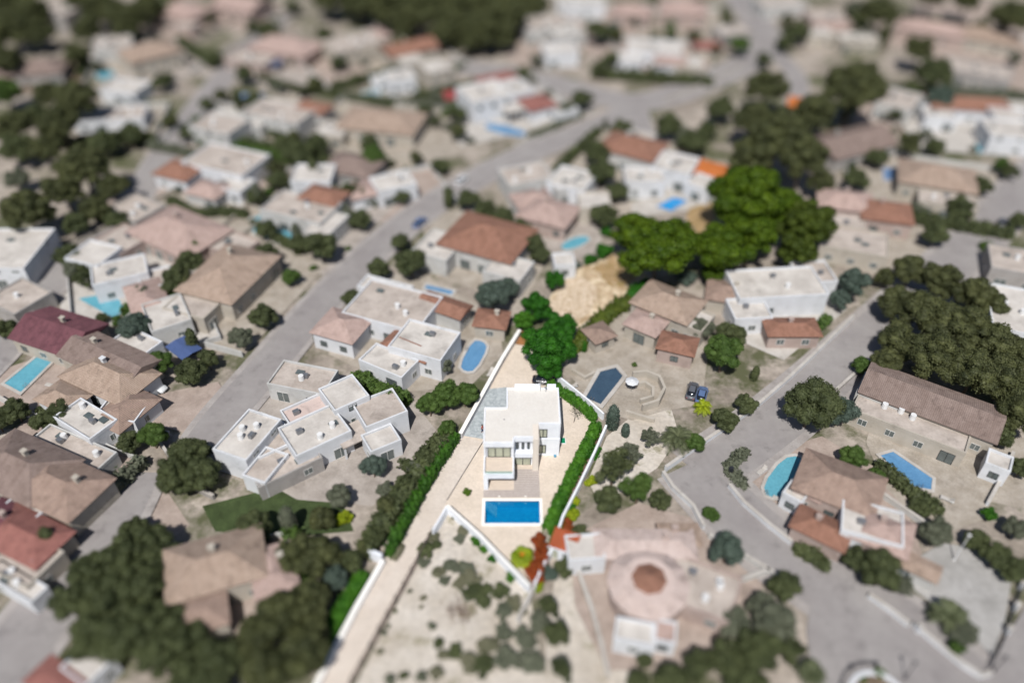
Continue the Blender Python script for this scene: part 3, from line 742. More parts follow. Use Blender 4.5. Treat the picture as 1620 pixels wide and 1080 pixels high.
# hero plot
sheet('gravel_yard', [(822, 522), (850, 560), (878, 600), (945, 662), (905, 760), (862, 842), (842, 935), (708, 800), (684, 836), (625, 860), (728, 690)], .10, M['gravel'], holes=[hole])
sheet('gravel_driveway', [(764, 700), (705, 797), (684, 836), (548, 1095), (495, 1095), (604, 888), (700, 728), (728, 690)], .125, M['gravel_drive'])
ribbon('driveway_joint', [(765, 698), (737, 743), (707, 792)], .12, .14, M['dmetal'])
sheet('stone_paving', [(764, 617), (802, 613), (802, 645), (766, 646), (765, 695), (727, 689), (742, 660), (757, 637)], .145, M['flag'])
sheet('sandy_plot', jag([(857, 500), (876, 461), (911, 427), (965, 402), (985, 400), (1030, 440), (1000, 462), (965, 480), (940, 500), (915, 520)], 1.5, 3), .08, M['sandA'])
sheet('dry_grass', jag([(940, 425), (968, 407), (1008, 440), (985, 456), (962, 452)], 3, 4), .10, M['drygrass'])
sheet('rubble_patch', jag([(862, 497), (878, 466), (898, 444), (922, 438), (944, 452), (946, 472), (932, 494), (914, 510)], 2.5, 5), .105, M['rubble'])
sheet('dirt', [(1090, 330), (1125, 318), (1130, 350), (1105, 372), (1085, 345)], .09, M['drygrass'])
sheet('soil_bed', [(822, 522), (838, 530), (834, 548), (815, 545)], .13, mat('red_soil', S(160, 112, 70), S(128, 88, 54), scale=1, fine=.3))
sheet('soil_bed', [(955, 690), (940, 690), (905, 765), (870, 838), (884, 838), (925, 760)], .13, mat('plum_soil', S(118, 92, 82), S(96, 76, 68), scale=1, fine=.2))
sheet('sandy_lot', [(708, 806), (690, 838), (556, 1095), (560, 1200), (900, 1200), (858, 1050), (838, 940)], .0766, M['sandB'])
# roads
ASZ = .25
def road(pl, w_, kerbs=True, z=ASZ, pave=1.4):
    ribbon('pavement', pl, w_ + pave * 2, z - .02, M['pavement'])
    ribbon('road', pl, w_, z, M['asphalt'])
road([(1010, 172), (900, 218), (800, 258), (700, 312), (620, 372), (560, 428), (480, 512), (420, 585), (350, 665), (318, 712)], 6.8, pave=1.1)
road([(640, 98), (780, 112), (860, 128), (930, 150), (1000, 166), (1060, 155), (1120, 128), (1180, 104), (1216, 74), (1200, 35), (1160, -10), (1120, -60)], 8.5, z=.254)
road([(1215, 75), (1240, 98), (1266, 128), (1258, 172)], 5, z=.258, pave=.5)
road([(455, 20), (375, 98), (322, 162), (272, 225), (236, 280), (205, 335), (128, 405), (60, 472), (20, 540), (-40, 600)], 6.5, z=.254, pave=.8)
road([(212, 748), (172, 830), (112, 920), (40, 1010), (-30, 1110)], 8.5, z=.254)
road([(1680, 240), (1618, 300), (1560, 362), (1500, 425), (1440, 478), (1365, 545), (1290, 615), (1205, 685), (1105, 752)], 8.8, z=.25)
road([(1090, 735), (1180, 832), (1290, 915), (1400, 975), (1480, 1040), (1540, 1100)], 9.5, z=.256)
sheet('road', [(1285, 925), (1420, 985), (1500, 1050), (1530, 1120), (1290, 1120), (1275, 1000)], .266, M['asphalt'])
sheet('road', [(1640, 930), (1590, 1010), (1545, 1095), (1700, 1120), (1700, 930)], .27, M['asphalt'])
road([(1010, 175), (1018, 205), (1022, 232)], 4.5, z=.262, pave=.4)
sheet('driveway', [(250, 625), (345, 605), (372, 640), (310, 690), (240, 672)], .226, M['patio_pink'])
sheet('plaza', [(1490, 860), (1545, 868), (1600, 915), (1588, 985), (1570, 1040), (1515, 985), (1440, 930), (1455, 880)], .2265, M['concrete'])
# open plots
for pts, m_, nm in [
    ([(170, 800), (260, 770), (300, 830), (250, 870), (190, 850)], 'patio_pink', 'dirt'),
    ([(0, 290), (60, 280), (90, 320), (30, 330), (-40, 340), (-60, 300)], 'patio_beige', 'dirt'),
    ([(320, 800), (440, 770), (540, 790), (560, 840), (440, 850), (340, 840)], 'grass', 'lawn'),
    ([(1360, 545), (1440, 600), (1400, 640), (1330, 620)], 'patio_beige', 'dirt'),
    ([(1580, 690), (1700, 700), (1700, 820), (1600, 800), (1545, 790)], 'patio_beige', 'dirt'),
    ([(1270, 210), (1330, 205), (1400, 225), (1340, 262), (1290, 260)], 'soil', 'dirt'),
    ([(680, 195), (750, 195), (770, 230), (700, 252), (640, 235)], 'patio_beige', 'driveway'),
    ([(0, 1040), (60, 960), (75, 1000), (110, 1090), (-20, 1100)], 'asphalt', 'road'),
    ([(1440, 10), (1560, 0), (1680, 90), (1680, 160), (1560, 130), (1470, 90)], 'patio_pink', 'dirt'),
    ([(880, 905), (950, 870), (960, 980), (1000, 1080), (1010, 1200), (870, 1200), (862, 1000)], 'sandB', 'dirt'),
    ([(1010, 650), (1060, 640), (1075, 690), (1040, 740), (950, 800), (930, 760), (960, 690)], 'sandB', 'dirt'),
    ([(430, 610), (560, 590), (640, 620), (690, 680), (650, 740), (590, 800), (470, 790), (380, 740), (390, 660)], 'patio_grey', 'patio'),
    ([(520, 440), (660, 430), (790, 500), (795, 560), (745, 610), (640, 620), (520, 560)], 'patio_beige', 'patio'),
    ([(660, 330), (840, 340), (860, 420), (830, 480), (690, 440)], 'patio_beige', 'patio'),
    ([(885, 575), (895, 545), (950, 510), (1010, 470), (1090, 460), (1120, 560), (1110, 640), (1050, 650), (1000, 665), (950, 650)], 'patio_beige', 'patio'),
    ([(0, 585), (80, 560), (215, 560), (235, 640), (180, 690), (60, 650), (-20, 640)], 'patio_pink', 'patio'),
    ([(100, 395), (240, 400), (255, 480), (205, 520), (95, 500)], 'patio_white', 'patio'),
    ([(0, 680), (100, 672), (190, 700), (180, 800), (60, 860), (-60, 900)], 'patio_beige', 'patio'),
    ([(1200, 720), (1300, 690), (1420, 760), (1460, 880), (1380, 920), (1240, 850), (1180, 775)], 'patio_pink', 'patio'),
    ([(1380, 660), (1460, 620), (1580, 700), (1560, 820), (1480, 850), (1400, 770), (1370, 700)], 'patio_beige', 'patio'),
    ([(900, 850), (1010, 795), (1130, 830), (1215, 900), (1190, 960), (1080, 1060), (960, 1060), (910, 960)], 'patio_pink', 'patio'),
    ([(1150, 480), (1200, 430), (1300, 440), (1340, 490), (1240, 570), (1150, 530)], 'patio_white', 'patio'),
    ([(1300, 330), (1420, 290), (1520, 270), (1560, 310), (1440, 430), (1320, 420)], 'patio_beige', 'patio'),
    ([(810, 275), (920, 250), (960, 300), (950, 400), (880, 420), (800, 330)], 'patio_grey', 'patio'),
    ([(1000, 320), (1080, 290), (1130, 300), (1110, 330), (1000, 345)], 'patio_white', 'patio'),
    ([(440, 280), (560, 270), (560, 370), (480, 400), (400, 370)], 'patio_grey', 'patio')]:
    patio_n[0] += 1
    sheet(nm, pts, .008 + .0025 * patio_n[0] if nm != 'road' else .274, M[m_])

# ================================================================ THE WHITE HOUSE
HX, HY = 1.5, 82.0
house = empty('modern_house', (HX, HY, 0), 0, 'modern white two storey flat roofed house beside the rectangular pool', 'house')
def hp(name, bm, m, parent=None, label=None):
    o = link(name, bm, m, parent or house, loc=(-HX, -HY, 0) if (parent is None) else None)
    if label: o['label'] = label
    return o
bm = bmesh.new()
box(bm, -4.2, .3, 79, 85.4, -.2, 6.4); box(bm, -.83, 7.3, 85.403, 89.7, -.2, 6.4)
box(bm, .303, 3.1, 80.2, 85.4, -.2, 2.8); box(bm, .303, 3.1, 80.0, 85.4, 2.803, 6.4); box(bm, 3.103, 7.3, 82.1, 85.4, -.2, 6.4)
box(bm, .303, 3.097, 79.32, 79.997, 2.8, 3.72)
box(bm, 4.02, 7.33, 82.0, 82.095, 2.95, 4.05)
box(bm, -4.2, -4.0, 75.4, 78.997, -.2, 4.0)
hp('wall', bm, M['white'])
slab = [(-4.22, 78.2), (.3, 78.2), (.3, 79.3), (3.1, 79.3), (3.1, 82.05), (7.32, 82.05), (7.32, 89.72), (-.85, 89.72), (-.85, 85.42), (-4.22, 85.42)]
def hsheet(name, pts, z, m, thick):
    o = sheet(name, pts, z, m, pix=False, kind=None, thick=thick); o.parent = house; o.location = (-HX, -HY, 0); return o
hsheet('roof', slab, 7.2, M['roofgravel'], .0)
bm = bmesh.new(); t = .2
def edge(a, b, h=7.42, z0=6.4, into=1):
    (x0, y0), (x1, y1) = a, b
    if y0 == y1: box(bm, min(x0, x1), max(x0, x1), y0 if into > 0 else y0 - t, y0 + t if into > 0 else y0, z0, h)
    else: box(bm, x0 if into > 0 else x0 - t, x0 + t if into > 0 else x0, min(y0, y1), max(y0, y1), z0, h)
edge((-4.22, 78.2), (.3, 78.2)); edge((.1, 78.4), (.1, 79.3)); edge((.3, 79.3), (3.1, 79.3))
edge((-4.22, 78.4), (-4.22, 85.42)); edge((-4.02, 85.42), (-.85, 85.42), into=-1); edge((-.85, 85.42), (-.85, 89.72)); edge((-.65, 89.72), (7.12, 89.72), into=-1)
edge((7.32, 82.25), (7.32, 89.72), into=-1); edge((4.0, 82.05), (7.32, 82.05))
box(bm, .4, 4.5, 89.74, 89.95, 6.9, 8.0); box(bm, 5.5, 6.9, 89.74, 89.95, 6.9, 8.0)
hp('parapet', bm, M['white'])
bm = bmesh.new(); box(bm, -4.0, .1, 78.4, 79, 6.3, 6.55); hp('soffit', bm, M['white'])
bm = bmesh.new(); box(bm, 3.1, 4.0, 79.0, 82.047, -.2, 7.25); hp('stone_pier', bm, mat('pier_stone', S(216, 207, 196), S(198, 188, 176), scale=2.2, kind='brick'))
# balcony
bal = hp('balcony', boxm(-3.997, .3, 75.65, 78.997, 3.0, 3.3), M['beige_tile'])
bm = bmesh.new(); box(bm, -4.2, .3, 75.35, 75.6, 2.72, 3.78); box(bm, .1, .3, 75.603, 78.99, 2.75, 3.78); box(bm, -4.2, -3.55, 75.36, 75.7, -.2, 2.717)
box(bm, -4.18, -3.9, 78.5, 78.99, 4.0, 6.39); box(bm, .0, .28, 78.5, 78.99, 3.79, 6.39)
link('parapet', bm, M['white'], bal)
gl = bpy.data.materials.new('rail_glass'); gl.use_nodes = True; n_ = gl.node_tree.nodes
mx = n_.new('ShaderNodeMixShader'); tr_ = n_.new('ShaderNodeBsdfTransparent'); n_['Principled BSDF'].inputs['Base Color'].default_value = (*S(150, 190, 176), 1); n_['Principled BSDF'].inputs['Roughness'].default_value = .05
mx.inputs[0].default_value = .38; gl.node_tree.links.new(tr_.outputs[0], mx.inputs[1]); gl.node_tree.links.new(n_['Principled BSDF'].outputs[0], mx.inputs[2]); gl.node_tree.links.new(mx.outputs[0], n_['Material Output'].inputs[0])
link('glass_rail', boxm(-3.9, .05, 75.44, 75.47, 3.78, 4.3), gl, bal)
def hwin(nm, cx, cy, z, w_, h_, mull, lab=None):
    f = window(house, cx - HX, cy - HY, z, w_, h_, 'S', M['dframe'], M['glass'] if w_ < 1 else M['curtain_glass'], nm, mull, t=.13)
    if lab: f['label'] = lab
hwin('glass_door', -1.9, 79, 3.35, 3.5, 2.5, 2, 'wide three pane glass door onto the balcony')
for k, xx in enumerate((.82, 1.65, 2.48)): hwin('window', xx, 80.0, 4.0, .42, 1.5, 0, 'narrow upright slot window')
hwin('glass_door', 1.65, 80.2, .05, 2.5, 2.35, 1, 'two pane sliding glass door at ground level')
hwin('window', 4.72, 82.1, 4.25, 1.3, 1.85, 1, 'upper window on the right wing'); hwin('window', 4.7, 82.1, .7, 1.1, 1.85, 1, 'lower window on the right wing')
hp('glass_door', boxm(-3.3, -.4, 78.93, 78.98, .05, 2.4), M['curtain_glass'])
# roof furniture
ant = empty('tv_antenna', (4.45, 89.2, 7.2), 0, 'thin metal aerial mast standing on the white house roof edge', 'antenna')
bm = bmesh.new(); tube(bm, (0, 0, 0), (0, 0, 2.3), .035); link('mast', bm, M['metal'], ant)
bm = bmesh.new(); tube(bm, (-.7, .1, 2.1), (.9, -.1, 2.0), .025)
for k in range(8): x_ = -.6 + k * .2; tube(bm, (x_, -.32, 2.08), (x_, .32, 2.08), .014)
tube(bm, (-.4, 0, 1.6), (.4, 0, 1.6), .03); link('aerial', bm, M['lampwhite'], ant)
vent = empty('roof_vent', (5.25, 89.0, 7.2), 0, 'small white vent pipe with cowl beside the aerial', 'vent')
bm = bmesh.new(); tube(bm, (0, 0, 0), (0, 0, .9), .1, .1, 12); link('pipe', bm, M['wframe'], vent)
bm = bmesh.new(); tube(bm, (0, 0, .9), (0, 0, 1.1), .2, .06, 12); link('cowl', bm, M['metal'], vent)
dr = boxm(-.09, .09, -.09, .09, 0, .12, bev=.02); o = link('roof_drain', dr, M['metal'], loc=(-1.2, 83.0, 7.2)); tag(o, 'tiny grey drain cap in the middle of the pale flat roof', 'drain')
# terrace and pool
tr = sheet('terrace', [(.3, 79.3), (4.1, 79.3), (4.15, 73.95), (-4.25, 73.95), (-4.25, 75.3), (.3, 75.3)], .16, M['deck'], pix=False)
sheet('terrace', [(-4.0, 75.303), (.3, 75.303), (.3, 79), (-4.0, 79)], .165, M['beige_tile'], pix=False)
sheet('terrace', [(.3, 79.303), (3.1, 79.303), (3.1, 80.2), (.3, 80.2)], .17, M['beige_tile'], pix=False)
pr = empty('swimming_pool', (0, 71.3, 0), 0, 'rectangular blue mosaic pool with corner steps and wide white edging', 'pool')
def pp(nm, bm, m, **k): return link(nm, bm, m, pr, loc=(0, -71.3, 0), **k)
x0, x1, y0, y1 = POOL
bm = bmesh.new()
box(bm, x0 - .42, x1 + .42, y1, y1 + .42, -.1, .2); box(bm, x0 - .42, x1 + .42, y0 - .42, y0, -.1, .2); box(bm, x0 - .42, x0, y0, y1, -.1, .2); box(bm, x1, x1 + .42, y0, y1, -.1, .2)
pp('coping', bm, M['coping'])
mos = mat('pool_mosaic', S(24, 160, 200), S(8, 124, 172), scale=7, kind='voronoi', rough=.4, lo=.1, hi=.9)
bm = bmesh.new(); d_ = -1.4
fl = [(x0, y0, d_), (x1, y0, d_), (x1, y1, d_), (x0, y1, d_)]; tp = [(x, y, .1) for x, y, _ in fl]
a = [bm.verts.new(v) for v in fl]; b = [bm.verts.new(v) for v in tp]; bm.faces.new(a)
for i in range(4): bm.faces.new((a[i], a[(i + 1) % 4], b[(i + 1) % 4], b[i]))
pp('basin', bm, mos)
bm = bmesh.new()
for k in range(5):
    box(bm, x0 + .02 + k * .3, x0 + .3 + k * .3, y1 - 1.25 - .16 * k, y1 - .03, d_, -.02 - k * .24)
st = pp('steps', bm, mos); bm = bmesh.new()
for k in range(6):
    box(bm, x0 + .26 + k * .3 - .22, x0 + .3 + k * .3 - .19, y1 - 1.25 - .15 * k, y1 - .04, -.02 - max(0, k - 1) * .24 - .02, .0 - max(0, k - 1) * .24)
link('step_edge', bm, mat('step_white', S(214, 232, 236), rough=.5), st)
wm_ = bpy.data.materials.new('pool_water'); wm_.use_nodes = True; n_ = wm_.node_tree.nodes; l_ = wm_.node_tree.links
pb = n_['Principled BSDF']; pb.inputs['Base Color'].default_value = (*S(10, 122, 172), 1); pb.inputs['Roughness'].default_value = .05
tr_ = n_.new('ShaderNodeBsdfTransparent'); tr_.inputs[0].default_value = (.55, .86, .97, 1); mx = n_.new('ShaderNodeMixShader'); mx.inputs[0].default_value = .30
nz = n_.new('ShaderNodeTexNoise'); nz.inputs['Scale'].default_value = 2.5; nz.inputs['Detail'].default_value = 4; g_ = n_.new('ShaderNodeNewGeometry'); l_.new(g_.outputs['Position'], nz.inputs['Vector'])
bp = n_.new('ShaderNodeBump'); bp.inputs['Strength'].default_value = .15; l_.new(nz.outputs['Fac'], bp.inputs['Height']); l_.new(bp.outputs[0], pb.inputs['Normal'])
l_.new(tr_.outputs[0], mx.inputs[1]); l_.new(pb.outputs[0], mx.inputs[2]); l_.new(mx.outputs[0], n_['Material Output'].inputs[0])
bm = bmesh.new(); bm.faces.new([bm.verts.new(v) for v in ((x0, y0, .08), (x1, y0, .08), (x1, y1, .08), (x0, y1, .08))]); pp('water', bm, wm_)
for k, xx in enumerate((-1.9, 2.0)):
    bm = bmesh.new(); tube(bm, (xx, y1 - .05, -.35), (xx, y1 + .02, -.35), .14, .14, 14); pp('pool_light', bm, M['lampwhite'])
bm = bmesh.new(); tube(bm, (3.3, 70.5, d_ + .01), (3.3, 70.5, d_ + .05), .16, .16, 12); pp('drain', bm, M['lampwhite'])
for k, xx in enumerate((-1.9, 2.0)):
    o = link('pool_shower_base', boxm(-.12, .12, -.12, .12, 0, .14, bev=.03), M['coping'], loc=(xx, 74.05, .16)); tag(o, ('left' if k == 0 else 'right') + ' small white skimmer lid on the far pool edge', 'lid')
    o.name = 'skimmer_lid'
# small things round the house
pg = P(890.5, 698); o = empty('floor_hatch', (pg.x, pg.y, .1), 0, 'bright green hatch in a white frame by the right wall', 'hatch')
link('frame', boxm(-.42, .42, -.62, .62, 0, .12, bev=.02), M['white'], o); link('lid', boxm(-.34, .34, -.54, .54, .121, .16), M['green_mat'], o)
pg = P(877, 720); o = empty('garden_tap', (6.7, 81.85, .1), 0, 'small blue tap box on the paving at the right front corner', 'tap box')
link('box', boxm(-.2, .2, -.15, .15, 0, .35, bev=.03), mat('blue_box', S(90, 150, 180)), o); bm = bmesh.new(); tube(bm, (0, 0, .35), (0, -.12, .6), .03); link('spout', bm, M['metal'], o)
sp = P(740, 783); 
root = empty('bush', (*P(739.5, 781)[:2], .1), 0, 'small round green shrub alone on the gravel left of the pool', 'bush')
c = bpy.data.objects.new('foliage', crown_mesh('foliage', clumps_dome(10, .7, .3, .45, 91, .9), 2600, .07, leaf_mat('shrub_leaves', S(104, 128, 40), S(56, 84, 22)), 91)); C.objects.link(c); c.parent = root; c.location = (0, 0, .42); c.scale = (.72, .66, .6)
bm = bmesh.new(); tube(bm, (0, 0, 0), (0, 0, .4), .08, .05); link('stem', bm, M['bark'], root)
# sapling
b0 = P(907.6, 669); sap = empty('sapling', (b0.x, b0.y, .1), 0, 'thin young tree with sparse dark leaves on the pale gravel', 'tree')
bm = bmesh.new(); tube(bm, (0, 0, 0), (.12, 0, 1.6), .05, .035, 6); tube(bm, (.12, 0, 1.6), (.3, .2, 3.0), .035, .02, 6)
rg = random.Random(4); tips = []
for k in range(11):
    z = 1.6 + k * .14; a_ = k * 2.4; q = Vector((.3 + math.cos(a_) * .6, .1 + math.sin(a_) * .6, z + .7)); tube(bm, (.15, .05, z), q, .01, .005, 4); tips.append(q)
link('trunk', bm, M['bark'], sap)
rn = np.random.default_rng(8); cen = np.array([tuple(t_) for t_ in tips for _ in range(13)]) + rn.normal(0, .24, (len(tips) * 13, 3))
me = quads('crown', cen, rn.normal(0, 1, cen.shape), .1, leaf_mat('sapling_leaves', S(74, 86, 52), S(56, 50, 38)), rn); c = bpy.data.objects.new('crown', me); C.objects.link(c); c.parent = sap
# walls of the plot
wall('boundary_wall', [(709, 812), (760, 858), (800, 900), (838, 939)], 1.9, .3, M['white'], 'bright white diagonal wall from the drive corner down to the rust shrubs', cap=M['coping'])
wall('boundary_wall', [(708, 812), (697, 832), (686, 850)], 1.9, .28, M['white'], 'short white wall stub between the wall corner and the wire fence')
wall('boundary_wall', [(607, 892), (590, 922), (565, 966), (536, 1022), (500, 1092)], 1.0, .55, M['white'], 'long white low wall along the left of the lower driveway', cap=M['coping'])
wall('gate_pier', [(606, 890), (592, 884), (586, 881)], 1.9, .5, M['white'], 'white wall pier ending the driveway hedge')
wall('boundary_wall', [(822, 530), (795, 574), (763, 632), (729, 694)], 1.3, .5, mat('grey_wall', S(196, 196, 198), S(176, 176, 180), scale=.5), 'pale grey wall left of the upper gravel court', cap=M['coping'])
wall('boundary_wall', [(881, 603), (905, 622), (931, 643), (954, 664)], 1.5, .3, M['white'], 'white wall between the back hedge and the slate coloured pool')
wall('boundary_wall', [(958, 682), (940, 723), (915, 776), (890, 825), (881, 852)], 1.5, .34, M['white'], 'long white stained wall right of the plum soil bed')
wall('boundary_wall', [(872, 880), (857, 908), (845, 935)], 1.8, .3, M['white'], 'white wall in front of the orange tiled annex beside the rust shrubs')
# wire fence along the drive
fp = [P(685, 846), P(640, 930), P(600, 1002), P(556, 1085), P(545, 1110)]
fr = empty('wire_fence', (fp[0].x, fp[0].y, 0), 0, 'low brown wire mesh fence with posts right of the lower driveway', 'fence')
net = bpy.data.materials.new('fence_net'); net.use_nodes = True; n_ = net.node_tree.nodes; n_['Principled BSDF'].inputs['Base Color'].default_value = (*S(158, 140, 132), 1)
mx = n_.new('ShaderNodeMixShader'); tr_ = n_.new('ShaderNodeBsdfTransparent'); mx.inputs[0].default_value = .75
net.node_tree.links.new(tr_.outputs[0], mx.inputs[1]); net.node_tree.links.new(n_['Principled BSDF'].outputs[0], mx.inputs[2]); net.node_tree.links.new(mx.outputs[0], n_['Material Output'].inputs[0])
o_ = Vector((fp[0].x, fp[0].y, 0)); seg = [(a, b) for a, b in zip(fp, fp[1:])]; tot = sum((b - a).length for a, b in seg); npost = 12
def along(s):
    for a, b in seg:
        L = (b - a).length
        if s <= L or (a, b) == seg[-1]: return a + (b - a) * (s / L)
        s -= L
bm = bmesh.new(); prev = None
for k in range(41):
    q = along(tot * k / 40) - o_; v = (bm.verts.new((q.x, q.y, .12)), bm.verts.new((q.x, q.y, 1.65)))
    if prev: bm.faces.new((prev[0], v[0], v[1], prev[1]))
    prev = v
link('mesh_panel', bm, net, fr)
bm = bmesh.new()
for z in (.12, 1.66):
    for k in range(40): tube(bm, along(tot * k / 40) - o_ + Vector((0, 0, z)), along(tot * (k + 1) / 40) - o_ + Vector((0, 0, z)), .035, .035, 4)
link('rail', bm, mat('fence_brown', S(120, 104, 98)), fr)
for k in range(npost):
    q = along(tot * k / (npost - 1)) - o_; bm = bmesh.new(); tube(bm, (q.x, q.y, 0), (q.x, q.y, 2.05), .07, .07, 6); link('post', bm, M['dmetal'], fr)
# hedges and planting of the plot
hedge([(867, 611), (890, 626), (907, 638), (925, 652), (942, 669)], 1.35, 1.7, 'hedgeH', 'bright green hedge behind the car running along the white back wall', seed=2)
hedge([(944, 678), (928, 712), (905, 758), (885, 800), (864, 846)], 1.7, 2.3, 'hedgeH', 'tall bright green hedge right of the villa and pool', seed=3, dens=46)
hedge([(946, 708), (935, 728)], 1.5, .8, 'greenH', 'low dark green ground cover at the upper end of the plum soil bed', seed=4)
hedge([(905, 800), (893, 822), (876, 858)], 1.4, .9, 'greenH', 'low dark green ground cover at the lower end of the plum soil bed', seed=5)
hedge([(724, 694), (700, 728), (676, 768), (655, 806), (636, 842), (614, 884)], 1.4, 2.0, 'hedgeL', 'long bright green hedge along the left of the driveway', seed=6, lump=.8)
hedge([(578, 908), (550, 953), (526, 998), (500, 1046)], 2.0, 1.3, 'hedgeH', 'bright green hedge outside the low white driveway wall', seed=7)
hedge([(712, 690), (685, 722), (655, 765), (625, 808), (596, 848), (575, 885)], 2.6, 2.2, 'round', 'broad dull green hedge behind the bright driveway hedge', dens=26, size=.2, seed=8, lump=.7)
hedge([(636, 862), (630, 876), (622, 888)], 1.1, .7, 'grey', 'pale silvery shrub strip at the foot of the driveway hedge', seed=9, name='silver_shrub', size=.1)
hedge([(836, 536), (826, 530)], 1.3, .9, 'greenH', 'upper short clipped row beside the red soil', seed=10, name='clipped_row')
hedge([(842, 549), (830, 546)], 1.3, .9, 'greenH', 'lower short clipped row beside the red soil', seed=11, name='clipped_row')
hedge([(998, 478), (972, 494), (950, 512), (930, 534), (908, 558)], 2.6, 1.8, 'scrub', 'yellow green scrub belt between the sandy plot and the terraces', seed=12, dens=40, size=.16, lump=.9, name='scrub_belt')
hedge([(1032, 452), (1012, 464), (994, 477)], 2.8, 2.2, 'greenH', 'dark green scrub below the left pine', seed=13, dens=30, name='scrub_belt')
for k_, (x, y, r, lf) in enumerate([(706, 680, 17, 'lime'), (688, 700, 15, 'round'), (672, 722, 18, 'round'), (655, 742, 14, 'olive'), (642, 762, 17, 'round'), (628, 785, 15, 'round'), (612, 800, 18, 'pine'), (600, 825, 15, 'olive'), (592, 850, 18, 'round'), (575, 868, 16, 'pine'), (640, 735, 14, 'round'), (610, 775, 15, 'olive')]):
    tree(x, y, r, 'loose' if k_ % 3 == 1 else 'round', lf, 'dull shrubby tree in the belt behind the driveway hedge, number %s from the top' % ('one', 'two', 'three', 'four', 'five', 'six', 'seven', 'eight', 'nine', 'ten', 'eleven', 'twelve')[k_], 'trees of the belt behind the driveway hedge', hk=1.0)
tree(884, 516, 27, 'round', 'greenH', 'upper rounded green tree at the edge of the rubble patch', squash=.9)
tree(862, 550, 39, 'round', 'greenH', 'large dark green tree over the gravel court above the black car')
tree(886, 553, 30, 'round', 'greenH', 'green tree on the right side of the court group')
tree(871, 585, 20, 'round', 'greenH', 'lowest green tree just above the black car', hk=1.)
tree(850, 484, 25, 'round', 'greenH', 'round green tree at the left edge of the rubble patch')
tree(828, 506, 17, 'round', 'hedgeH', 'yellowish green tree at the top of the grey court wall')
tree(876, 443, 17, 'round', 'greenH', 'dark shrub like tree left of the sandy plot')
tree(896, 428, 12, 'bush', 'greenH', 'dark bush beside the small orange building end')
tree(934, 410, 12, 'bush', 'greenH', 'dark bush on the upper edge of the sandy plot')
tree(955, 398, 16, 'bush', 'greenH', 'wide green bush below the left pine shade')
tree(912, 419, 8, 'bush', 'blue', 'small blue green bush between dark bushes')
tree(1042, 396, 60, 'pine', 'pineH', 'big bright green pine nearest the sandy plot', hk=1.25)
tree(1002, 368, 39, 'pine', 'pineH', 'bright pine at the left end of the pine group', hk=1.3)
tree(1070, 370, 28, 'pine', 'pineH', 'bright pine just under the vivid blue pool', hk=1.3)
tree(1140, 396, 48, 'pine', 'pineH', 'bright pine in the middle front of the pine group', hk=1.3)
tree(1182, 316, 65, 'pine', 'pineH', 'largest bright pine at the top of the pine group', hk=1.3)
tree(1190, 372, 45, 'pine', 'pineH', 'bright pine below the largest pine', hk=1.4)
tree(1128, 432, 18, 'round', 'pineH', 'small green tree below the front pines', hk=1.6)
tree(1228, 330, 41, 'pine', 'pineH', 'bright pine at the right of the pine group', hk=1.5)
tree(1275, 358, 46, 'pine', 'pinemid', 'dark green pine apart at the far right of the pine group', hk=1.3)
tree(1262, 398, 32, 'pine', 'pinemid', 'lower dark pine beside the white flat villa', hk=1.3)
tree(1085, 440, 16, 'bush', 'blue', 'blue green bush under the front pine')
palm(826, 879, 21, 'bright yellow green fan palm beside the rust shrubs', leaf='yellowH', hk=.62, nf=64, fan=True, heart=mat('palm_stalk', S(220, 150, 40)), seed=4, name='fan_palm')
for (x, y, r, lb) in [(853, 858, 13, 'topmost rust red shrub by the pool corner'), (857, 880, 14, 'rust red shrub under the orange tiled annex'), (844, 900, 15, 'rust red shrub beside the fan palm base'), (850, 915, 12, 'lowest rust red shrub at the white wall end')]:
    tree(x, y, r, 'bush', 'rust', lb, wide=1.1, hk=1.0, squash=1.3, cat='shrub', name='rust_shrub')
hedge([(876, 862), (870, 872)], .8, 2.2, 'greenH', 'thin green creeper on the annex eave', seed=20, name='creeper')
for (x, y, r, lf, lb) in [(910, 792, 9, 'yellowH', 'upper yellow green shrub outside the stained wall'), (905, 815, 13, 'yellowH', 'lower yellow green shrub outside the stained wall'), (898, 832, 12, 'rust', 'reddish brown shrub above the orange annex'), (935, 762, 11, 'yellowH', 'yellow green shrub on the sand right of the soil bed'), (868, 905, 16, 'blue', 'blue green shrub below the orange annex'), (893, 900, 20, 'round', 'dark round shrub in front of the annex'), (852, 928, 10, 'yellowH', 'yellow green shrub at the foot of the white diagonal wall'), (920, 842, 15, 'round', 'dull green shrub at the right end of the annex roof'),
    (752, 857, 9, 'hedgeH', 'uppermost green shrub outside the diagonal wall'), (765, 868, 8, 'hedgeH', 'second green shrub outside the diagonal wall'), (778, 884, 8, 'greenH', 'third dark shrub outside the diagonal wall'), (806, 914, 9, 'hedgeH', 'lowest green shrub outside the diagonal wall'), (718, 818, 5, 'grey', 'tiny dry plant inside the corner of the white walls')]:
    tree(x, y, r, 'bush', lf, lb, cat='shrub')
